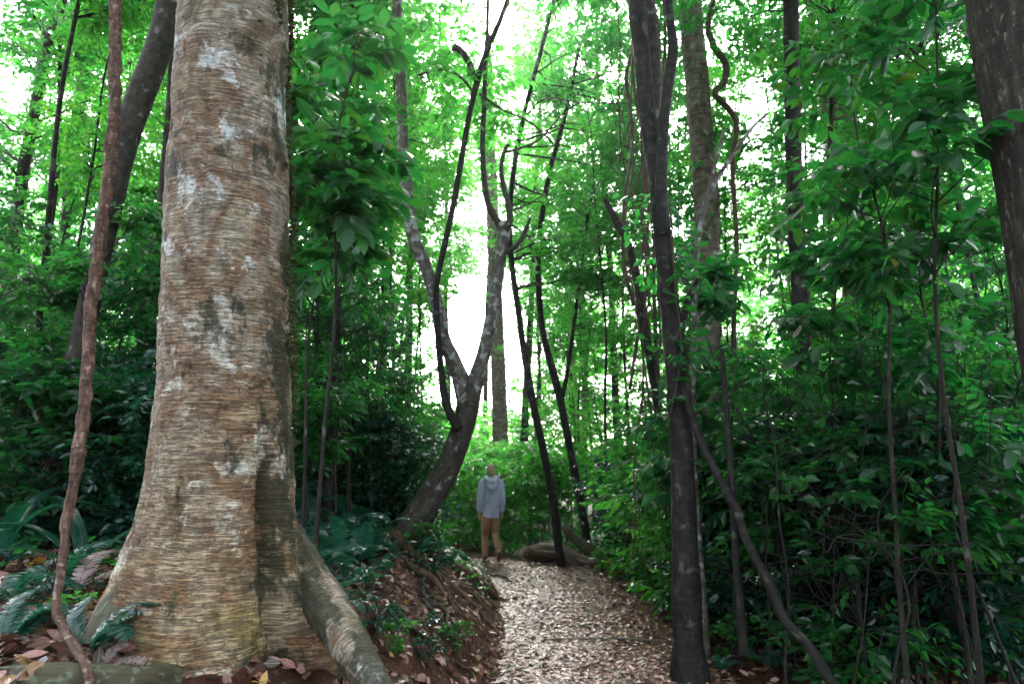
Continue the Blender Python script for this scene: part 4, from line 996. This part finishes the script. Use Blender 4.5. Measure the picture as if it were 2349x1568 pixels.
hood = [([(-.095, .05, 1.545), (-.125, -.05, 1.53), (-.09, -.135, 1.485), (0, -.175, 1.455), (.09, -.135, 1.485), (.125, -.05, 1.53), (.095, .05, 1.545)], [.04, .05, .058, .064, .058, .05, .04], (1, 1)),
        ([(-.12, -.11, 1.475), (-.06, -.19, 1.38), (0, -.215, 1.335), (.06, -.19, 1.38), (.12, -.11, 1.475)], [.03, .045, .05, .045, .03], None), ([(-.09, .05, 1.53), (0, .095, 1.49), (.09, .05, 1.53)], [.035, .035, .035], None)]
organic('hood', hood, M['hoodie'], .008, 4)
organic('hem_band', [([(0, -.008, .80), (0, -.008, .865)], [.176, .182], (1.06, .74))], M['hoodie'], .009, 3)
tr_ = [([(0, -.01, .89), (0, -.015, .80)], [.165, .16], (1.0, .72)), ([(-.085, -.012, .84), (-.105, .06, .66), knL, (-.10, .16, .28), (-.10, .165, .10)], [.118, .106, .086, .078, .07], None),
       ([(.085, -.012, .84), (.105, .04, .66), knR, (.122, -.15, .37), (.133, -.315, .255)], [.118, .106, .087, .078, .068], None)]
organic('trousers', tr_, M['trousers'], .009, 4)
for nm, an, toe, sole in (('shoe', (-.10, .13, .07), (-.105, .32, .045), 0), ('shoe', (.136, -.37, .19), (.14, -.245, .05), 1)):
    a = np.array(an); t_ = np.array(toe); organic(nm, [([a + (a - t_) * .12, a, (a + t_) / 2, t_], [.035, .047, .045, .036], (.85, 1.0))], M['shoe'], .008, 3)

# ------------------------------------------------------------------ the thicket: every sapling, shrub and tree set where it stands
proto('broad', 'broad_leaved_sapling', 5.0, .02, 3.0, 5.3, .6, 17, .26, 8, .155, .036, 7, 'fine', 'leaf_dark', 'bark_stem', .2, .12, .4, .28, .4, 1, .4)
DEPTH = [(5.2, 'up close'), (7.5, 'quite near'), (10.5, 'midway'), (15, 'farther'), (22, 'far'), (99, 'farthest')]
LAND = [(-9999, 'beyond the left border'), (0, 'by the left border'), (120, 'left of the liana'), (250, 'between liana and huge trunk'), (400, 'behind the huge trunk'), (670, 'just right of the huge trunk'), (780, 'left of forked tree'), (900, 'behind forked tree base'),
        (1010, 'behind the fork'), (1130, 'behind the walking man'), (1230, 'behind the slender stems'), (1350, 'right of the slender stems'), (1430, 'behind the hanging vines'), (1540, 'behind the path side trunk'),
        (1660, 'right of the pale trunk'), (1770, 'left of the banded trunk'), (1880, 'right of the banded trunk'), (2000, 'near the curved pale trunk'), (2130, 'left of the fissured trunk'), (2260, 'by the fissured trunk'), (2360, 'beyond the right border')]
SEEN = {}
LOOK = {'tall': ['tall tree with loose bright crown', 'tall pale stemmed tree with dark green crown', 'tall grey stemmed tree with airy bright crown', 'tall dark stemmed tree with dense crown', 'very tall pale stemmed tree with bright crown'],
        'sapling': ['short bushy sapling with mid green leaves', 'sapling with dark glossy leaves', 'sapling with small bright leaves', 'tall thin sapling with mid green leaves', 'tall wispy sapling with bright leaves'],
        'broad': ['low sapling with big glossy leaves', 'sapling with big glossy leaves', 'tall sapling with big glossy leaves', 'sapling with big glossy leaves held high overhead'],
        'pole': ['thin dark pole with bright leaves high up', 'thin brown pole with green leaves high up', 'tall dark pole with bright leaves high up', 'tall brown pole with green leaves high up'],
        'high': ['tall grey trunk, bare below its high crown', 'tall brown trunk, bare below its high crown', 'tall pale trunk, bare below its high crown'],
        'shrub': ['low leafy green shrub', 'shrub with small bluish green leaves', 'shrub with bright yellowish green leaves', 'dense shrub with small mid green leaves'],
        'seedling': ['tiny bright green seedling', 'tiny leafy seedling', 'tiny bluish seedling']}
CATS = {'tall': 'tree', 'pole': 'tree', 'high': 'tree', 'sapling': 'sapling', 'broad': 'sapling', 'shrub': 'shrub', 'seedling': 'seedling'}
GRP = {'pole': 'thin poles of the thicket', 'high': 'high crowned trees in the distance', 'tall': 'forest trees behind the thicket', 'sapling': 'saplings of the thicket', 'broad': 'big leaved saplings', 'shrub': 'shrubs of the undergrowth', 'seedling': 'seedlings along the path'}
def put(kind, idx, px, Y, s=1.0, rot=None, tilt=(0, 0)):
    x = gx(px, Y)
    land = [n for p, n in LAND if px >= p][-1]; dep = [n for d, n in DEPTH if Y < d][0]
    lab = '%s, %s, %s' % (LOOK[kind][idx % len(LOOK[kind])], dep, land)
    if kind == 'seedling': lab = '%s on the forest floor %s' % (LOOK[kind][idx % 3], land)
    leafn, stemn = ('crown', 'trunk') if kind != 'shrub' else ('foliage', 'stems')
    return plant(kind, idx, x, Y, s, rot, lab, CATS[kind], GRP[kind], leafn, stemn, tilt=tilt)

RNG = np.random.default_rng(8)
# saplings with big leaves, near
for idx, px, Y, s, rot in ((2, 712, 5.0, .96, .4), (2, 690, 6.0, 1.0, 2.0), (3, 2225, 4.3, 1.0, 1.0), (3, 2060, 4.6, .95, 2.6), (0, 1705, 6.6, 1.0, .2), (1, 1960, 5.6, .95, 1.9), (0, 2080, 5.4, 1.0, 3.0), (0, 2200, 4.9, 1.0, 5.1), (0, 1610, 6.9, 1.1, 2.2)):
    put('broad', idx, px, Y, s, rot)
# left of the big trunk, dim and dense
for idx, px, Y, s in ((0, 60, 6.8, 1.0), (1, 180, 7.6, 1.0), (3, 300, 8.6, 1.0), (1, 20, 8.5, .9), (3, 370, 10.5, 1.0), (1, -60, 7.2, 1.0), (4, 330, 12.0, 1.1), (2, 80, 12, 1.1), (1, 350, 7.2, .85), (0, -140, 9.5, 1.1), (3, 200, 12.5, 1.15), (4, 20, 11, 1.2)):
    put('sapling', idx, px, Y, s)
# between the big trunk and the forked tree
for idx, px, Y, s in ((0, 700, 7.2, .95), (1, 790, 8.0, .95), (3, 720, 9.0, .95), (1, 860, 9.6, .85), (4, 690, 10.5, 1.0), (0, 800, 11.0, 1.0), (3, 880, 12.0, .95), (2, 940, 13.0, .8), (4, 760, 13.0, 1.1), (1, 830, 14.5, 1.0), (2, 720, 15, 1.1), (0, 930, 16, .9)):
    put('sapling', idx, px, Y, s)
# centre, past the end of the path
for idx, px, Y, s in ((2, 1400, 15.5, 1.0), (4, 1470, 14.0, 1.0), (2, 1520, 12.0, .95), (3, 1450, 17.5, 1.1), (4, 1330, 18.0, 1.0), (2, 1260, 20.0, 1.0), (4, 1390, 21, 1.1), (2, 1230, 23.0, .9)):
    put('sapling', idx, px, Y, s)
# the right side
for idx, px, Y, s in ((0, 1540, 10.4, .9), (4, 1600, 11.5, .9), (0, 1710, 9.0, .8), (4, 1900, 8.8, .85), (2, 2000, 7.8, .8), (4, 2130, 7.4, .9), (2, 2230, 7.2, .85), (1, 2320, 6.4, .9), (3, 2260, 9.5, 1.0), (2, 1740, 12.0, .95), (4, 1800, 11.5, .85),
                      (2, 1950, 10.5, .9), (4, 2170, 11.5, 1.0), (2, 2300, 11.0, 1.0), (0, 2400, 8.6, 1.1), (1, 2430, 7.0, 1.0), (4, 2450, 10.5, 1.1), (2, 1650, 14.5, 1.1), (4, 1900, 15, 1.1), (4, 2140, 15, 1.2)):
    put('sapling', idx, px, Y, s)
# shrubs
rows = [(0, 40, 6.2), (1, 140, 6.6), (0, 260, 7.0), (1, 330, 6.4), (3, 90, 7.8), (1, 200, 8.5), (3, 300, 9.2), (1, -20, 7.0), (0, 380, 8.0),
        (1, 710, 8.8), (0, 790, 9.4), (1, 870, 9.0), (3, 850, 9.6), (0, 840, 10.6), (2, 880, 11.5), (2, 830, 11.5), (0, 740, 11),
        (2, 1050, 15.5), (2, 1120, 17.0), (2, 1215, 17.0), (2, 1300, 16.5), (2, 1180, 19.5), (2, 1250, 20), (2, 1060, 19), (2, 1000, 18), (2, 1150, 21), (2, 1090, 22), (2, 1220, 22),
        (1, 1425, 13.2), (1, 1470, 12.2), (0, 1500, 13.0), (2, 1440, 15), (1, 1520, 11.0), (2, 1515, 10.4), (2, 1560, 9.6), (1, 1440, 13.8),
        (2, 1580, 8.0), (3, 1690, 8.0), (1, 1760, 6.9), (3, 1900, 6.5), (2, 1990, 7.0), (3, 2060, 6.3), (1, 2150, 6.6), (1, 1850, 6.2), (1, 2040, 5.6), (3, 1960, 5.4), (1, 2215, 5.4), (3, 2260, 5.9), (0, 2340, 6.4), (0, 2010, 7.8), (2, 1700, 10.5), (2, 1870, 10.5), (2, 2060, 10), (2, 2240, 9.6), ]
for idx, px, Y in rows: put('shrub', idx, px, Y, RNG.uniform(.85, 1.2))
# bare stems and twigs of the tangle on the right and in the left thicket
for k, (px, Y, h) in enumerate(((1665, 6.2, 2.6), (1745, 5.6, 2.2), (1785, 5.0, 2.4), (1815, 5.8, 3.4), (1890, 5.3, 2.4), (1925, 4.7, 2.2), (1975, 5.1, 3.2), (2005, 6.0, 2.6), (2060, 4.6, 1.9), (2110, 5.0, 2.7), (2140, 5.6, 3.6), (2190, 5.2, 2.4), (2250, 4.8, 2.8), (2290, 5.4, 3.4), (2330, 4.6, 2.2), (2020, 4.3, 1.6),
                                (700, 6.6, 3.0), (765, 6.9, 3.6), (810, 7.2, 3.2), (850, 7.6, 3.8), (868, 8.6, 4.2), (735, 8.4, 4.4), (70, 6.0, 3.2), (110, 7.0, 4.0), (300, 7.4, 3.4))):
    x = gx(px, Y); o = thing('bare_stem', 'thin dark leafless stem in the tangle on the right' if px > 1500 else ('thin dark leafless stem between huge trunk and forked tree' if px > 500 else 'thin dark leafless stem in the shade left of the huge trunk'), 'stem', (x, Y, gz(x, Y)), 'bare stems of the thicket')
    m_ = MB(); P = stem_path(h, (RNG.normal() * .5, RNG.normal() * .3), .16, 9); P[0, 2] = -.1; r = RNG.uniform(.006, .014)
    c, rr = tube(m_, P, np.linspace(r, r * .3, 9), 7, .08, .12, 5)
    for q_ in range(7):
        i0 = int(RNG.uniform(.25, .95) * len(c)); a = c[i0]; d = np.array([RNG.normal(), RNG.normal() * .7, RNG.uniform(-.1, .6)]); d = d / np.linalg.norm(d) * RNG.uniform(.35, 1.0)
        Q = a + d * np.linspace(0, 1, 6)[:, None] + np.vstack([np.zeros(3), RNG.normal(size=(5, 3)) * .035]); Q[:, 2] -= np.linspace(0, 1, 6) ** 2 * RNG.uniform(-.1, .3)
        tube(m_, Q, np.linspace(rr[i0] * .55, .002, 6), 5, .06, .08)
        e = Q[3]; f = e + np.array([RNG.normal() * .3, RNG.normal() * .3, RNG.normal() * .25]); tube(m_, [e, (e + f) / 2 + RNG.normal(size=3) * .03, f], [.004, .003, .0015], 4, .08)
    m_.build('stem', M['bark_dark'], o)
# tall trees, thinned where the photograph is open to the sky
spots = []; tries = 0; rt = np.random.default_rng(5)
while len(spots) < 32 and tries < 6000:
    tries += 1
    Y = 9.5 + 24 * rt.random() ** .8; px = rt.uniform(-350, 2700); x = gx(px, Y)
    half = 3.0 / Y * F + 25
    if abs(px - 1085) < half: continue
    if Y < 13 and 1000 < px < 1700: continue
    if any(abs(px - g_) < half * .55 and k_ for g_, k_ in ((215, Y < 22), (1735, Y < 22))): continue
    if any((x - a) ** 2 + (Y - b) ** 2 < 2.3 ** 2 for _, a, b in spots): continue
    spots.append((px, x, Y))
for px, Y in ((-70, 12.5), (45, 15.5), (130, 20.0), (1235, 25.0), (860, 24.0)): spots.append((px, gx(px, Y), Y))
for idx, px, Y, s in ((2, 1235, 22.5, 1.1), (0, 1310, 18.5, .95), (2, 950, 18.0, 1.0), (0, 900, 16.5, 1.0), (1, 1360, 19.5, 1.0)): put('pole', idx, px, Y, s)
for k, (px, x, Y) in enumerate(spots): put('tall', k, px, Y, rt.uniform(.85, 1.15))
for idx, px, Y, s in ((0, 75, 8.4, .9), (2, 20, 7.4, 1.0), (3, 20, 9.5, 1.0), (0, 150, 11.5, 1.1), (1, 290, 12.5, 1.1), (2, 690, 8.8, 1.0), (3, 745, 7.6, .95), (0, 800, 10.0, 1.05), (1, 850, 12.0, 1.1), (2, 880, 14.0, 1.1), (3, 720, 13.0, 1.1), (0, 960, 15.5, 1.05),
                      (1, 1400, 13.5, 1.0), (2, 1455, 16.0, 1.1), (0, 1330, 17.5, 1.1), (3, 1520, 11.5, 1.0), (1, 1580, 14.0, 1.1), (0, 1690, 11.5, 1.0), (1, 1915, 10.8, 1.0), (3, 1960, 8.4, 1.0), (0, 2100, 9.6, 1.05), (2, 2180, 8.0, .95), (1, 2250, 10.5, 1.05), (3, 2330, 8.4, 1.0), (0, 1690, 15.0, 1.1), (2, 1850, 13.5, 1.1), (1, 2020, 14.0, 1.1), (3, 2200, 13.5, 1.1)):
    put('pole', idx, px, Y, s)
for idx, px, Y, s in ((0, 930, 17.5, .95), (1, 1200, 23.0, 1.0), (2, 1330, 25.0, 1.0), (2, 850, 20.0, 1.0), (0, 1420, 19.0, 1.0), (1, 700, 17.0, 1.0), (2, 60, 16.0, .9), (0, 340, 17.5, .9)):
    put('high', idx, px, Y, s)
for k, (x, y) in enumerate(((5.5, -1.5), (8.0, 2.5), (3.5, -5.5), (-6.0, 0.5), (-3.5, -5.0), (-9.0, 4.0), (9.5, -4.0), (0.3, -9.0))):  # unseen trees added to keep sky light off the near foliage
    plant('high', k, x, y, .8, None, 'high crowned shade tree added behind the viewer, outside the picture', 'tree', 'added shade trees behind the viewer')
for idx, px, Y, s in ((1, 1030, 32.0, 1.15), (0, 1112, 36.0, 1.3)): put('high', idx, px, Y, s)
# seedlings along the path and on the bank
sd_ = [(1588, 1500), (1045, 1500), (985, 1530), (1480, 1370), (1515, 1395), (1540, 1420), (1400, 1330), (1500, 1350), (1640, 1480), (1680, 1520), (1740, 1480), (860, 1480), (920, 1500), (1330, 1290), (1245, 1278), (1262, 1282),
       (960, 1275), (1000, 1330), (1530, 1360), (1560, 1440), (1455, 1345), (1490, 1330), (1525, 1330), (1545, 1380), (1380, 1310), (330, 1460), (90, 1400), (160, 1450), (270, 1300)]
for k, (px, py) in enumerate(sd_):
    p = gpt(px, py); put('seedling', k, CX + (px - CX), p[1], RNG.uniform(.6, 1.1) * (.6 if p[1] < 6 else 1))
# wood beyond, reading as one mass
mb = MB(); rw = np.random.default_rng(3)
n = 2300; Y = 25 + 36 * rw.random(n) ** .9; px = rw.uniform(-500, 2850, n); u = rw.random(n)
elmax = np.radians(np.where(np.abs(px - 1072) < 80, 5.5, np.where(np.abs(px - 215) < 70, 13, 21 + 8 * fbm(px * .005, 1.7, 0, 2))))
el = elmax * u ** .95; xx = (px - CX) / F * Y; dd = np.sqrt(xx**2 + Y**2)
zg = hgt(xx, Y); zz_ = np.maximum(H + np.tan(el) * dd, zg + .3) + 0 * u
for k in range(n):
    cluster(mb, np.array([xx[k], Y[k], zz_[k]]), 1.6, 13, .30, .085, 7, 'lo', tw=.8, flat=.5)
tag(mb.build('distant_wood', [M['leaf_bright'], M['bark_stem']], smooth=False), 'hazy mass of forest foliage beyond the thicket', 'forest', kind='stuff')
# low herbs that cover the ground away from the path
mb = MB()
def herbs(n, xr, yr, L, acc):
    x = RNG.uniform(*xr, n); y = RNG.uniform(*yr, n); ok = RNG.random(n) < acc(x, y); x, y = x[ok], y[ok]; n = len(x)
    a = RNG.uniform(0, 6.28, n); D = np.stack([np.cos(a), np.sin(a), RNG.uniform(-.1, .7, n)], -1)
    P = np.stack([x, y, hgt(x, y) + RNG.uniform(.02, .22, n)], -1); ll = L * RNG.uniform(.6, 1.3, n)
    leaves(mb, P, D, np.array([0, 0, 1.0]) + RNG.normal(size=(n, 3)) * .4, ll, ll * .3, 'mid')
off = lambda x, y: np.clip(np.maximum(edges(y)[0] - x, x - edges(y)[1]) / .5, 0, 1)
herbs(6500, (1.5, 7), (6, 15), .075, lambda x, y: off(x, y) * (fbm(x * 1.2, y * 1.2, 4, 2) > -.25))
herbs(3600, (-2.6, -.2), (7.6, 14), .07, lambda x, y: off(x, y) * ~((y > 9.8) & (x > -.95)) * (fbm(x * 1.4, y * 1.4, 9, 2) > -.1))
herbs(2600, (-7, -1.4), (4.2, 11), .08, lambda x, y: off(x, y) * (fbm(x * 1.2, y * 1.2, 14, 2) > .15))
herbs(5500, (-5, 4), (14, 19), .11, lambda x, y: off(x, y) + (y > 15.5))
tag(mb.build('ground_cover', M['leaf_mid'], smooth=False), 'low leafy herbs covering the forest floor beside the path', 'ground cover', kind='stuff')
print('SCRIPT SECONDS', round(time.time() - T_START, 1), 'objects', len(bpy.data.objects), 'tris', sum(len(m.polygons) for m in bpy.data.meshes))

# ------------------------------------------------------------------ the damp air
def haze(density):
    mb = MB(); a, b = np.array([-80, -13, -3.0]), np.array([80, 110, 24.0])
    V = np.array([(x, y, z) for x in (a[0], b[0]) for y in (a[1], b[1]) for z in (a[2], b[2])])
    mb.add(V, np.array([(0, 1, 3, 2), (4, 6, 7, 5), (0, 4, 5, 1), (2, 3, 7, 6), (0, 2, 6, 4), (1, 5, 7, 3)]))
    m, nt, N, L = newmat('damp_air'); v = N.new('ShaderNodeVolumePrincipled'); o = N.new('ShaderNodeOutputMaterial')
    v.inputs['Color'].default_value = (.93, .96, 1, 1); v.inputs['Density'].default_value = density; v.inputs['Anisotropy'].default_value = .8
    L.new(v.outputs[0], o.inputs['Volume'])
    tag(mb.build('haze', m, smooth=False), 'thin damp haze in the air between the trees', 'haze', kind='stuff')
HAZE = 0.0004
if HAZE: haze(HAZE)
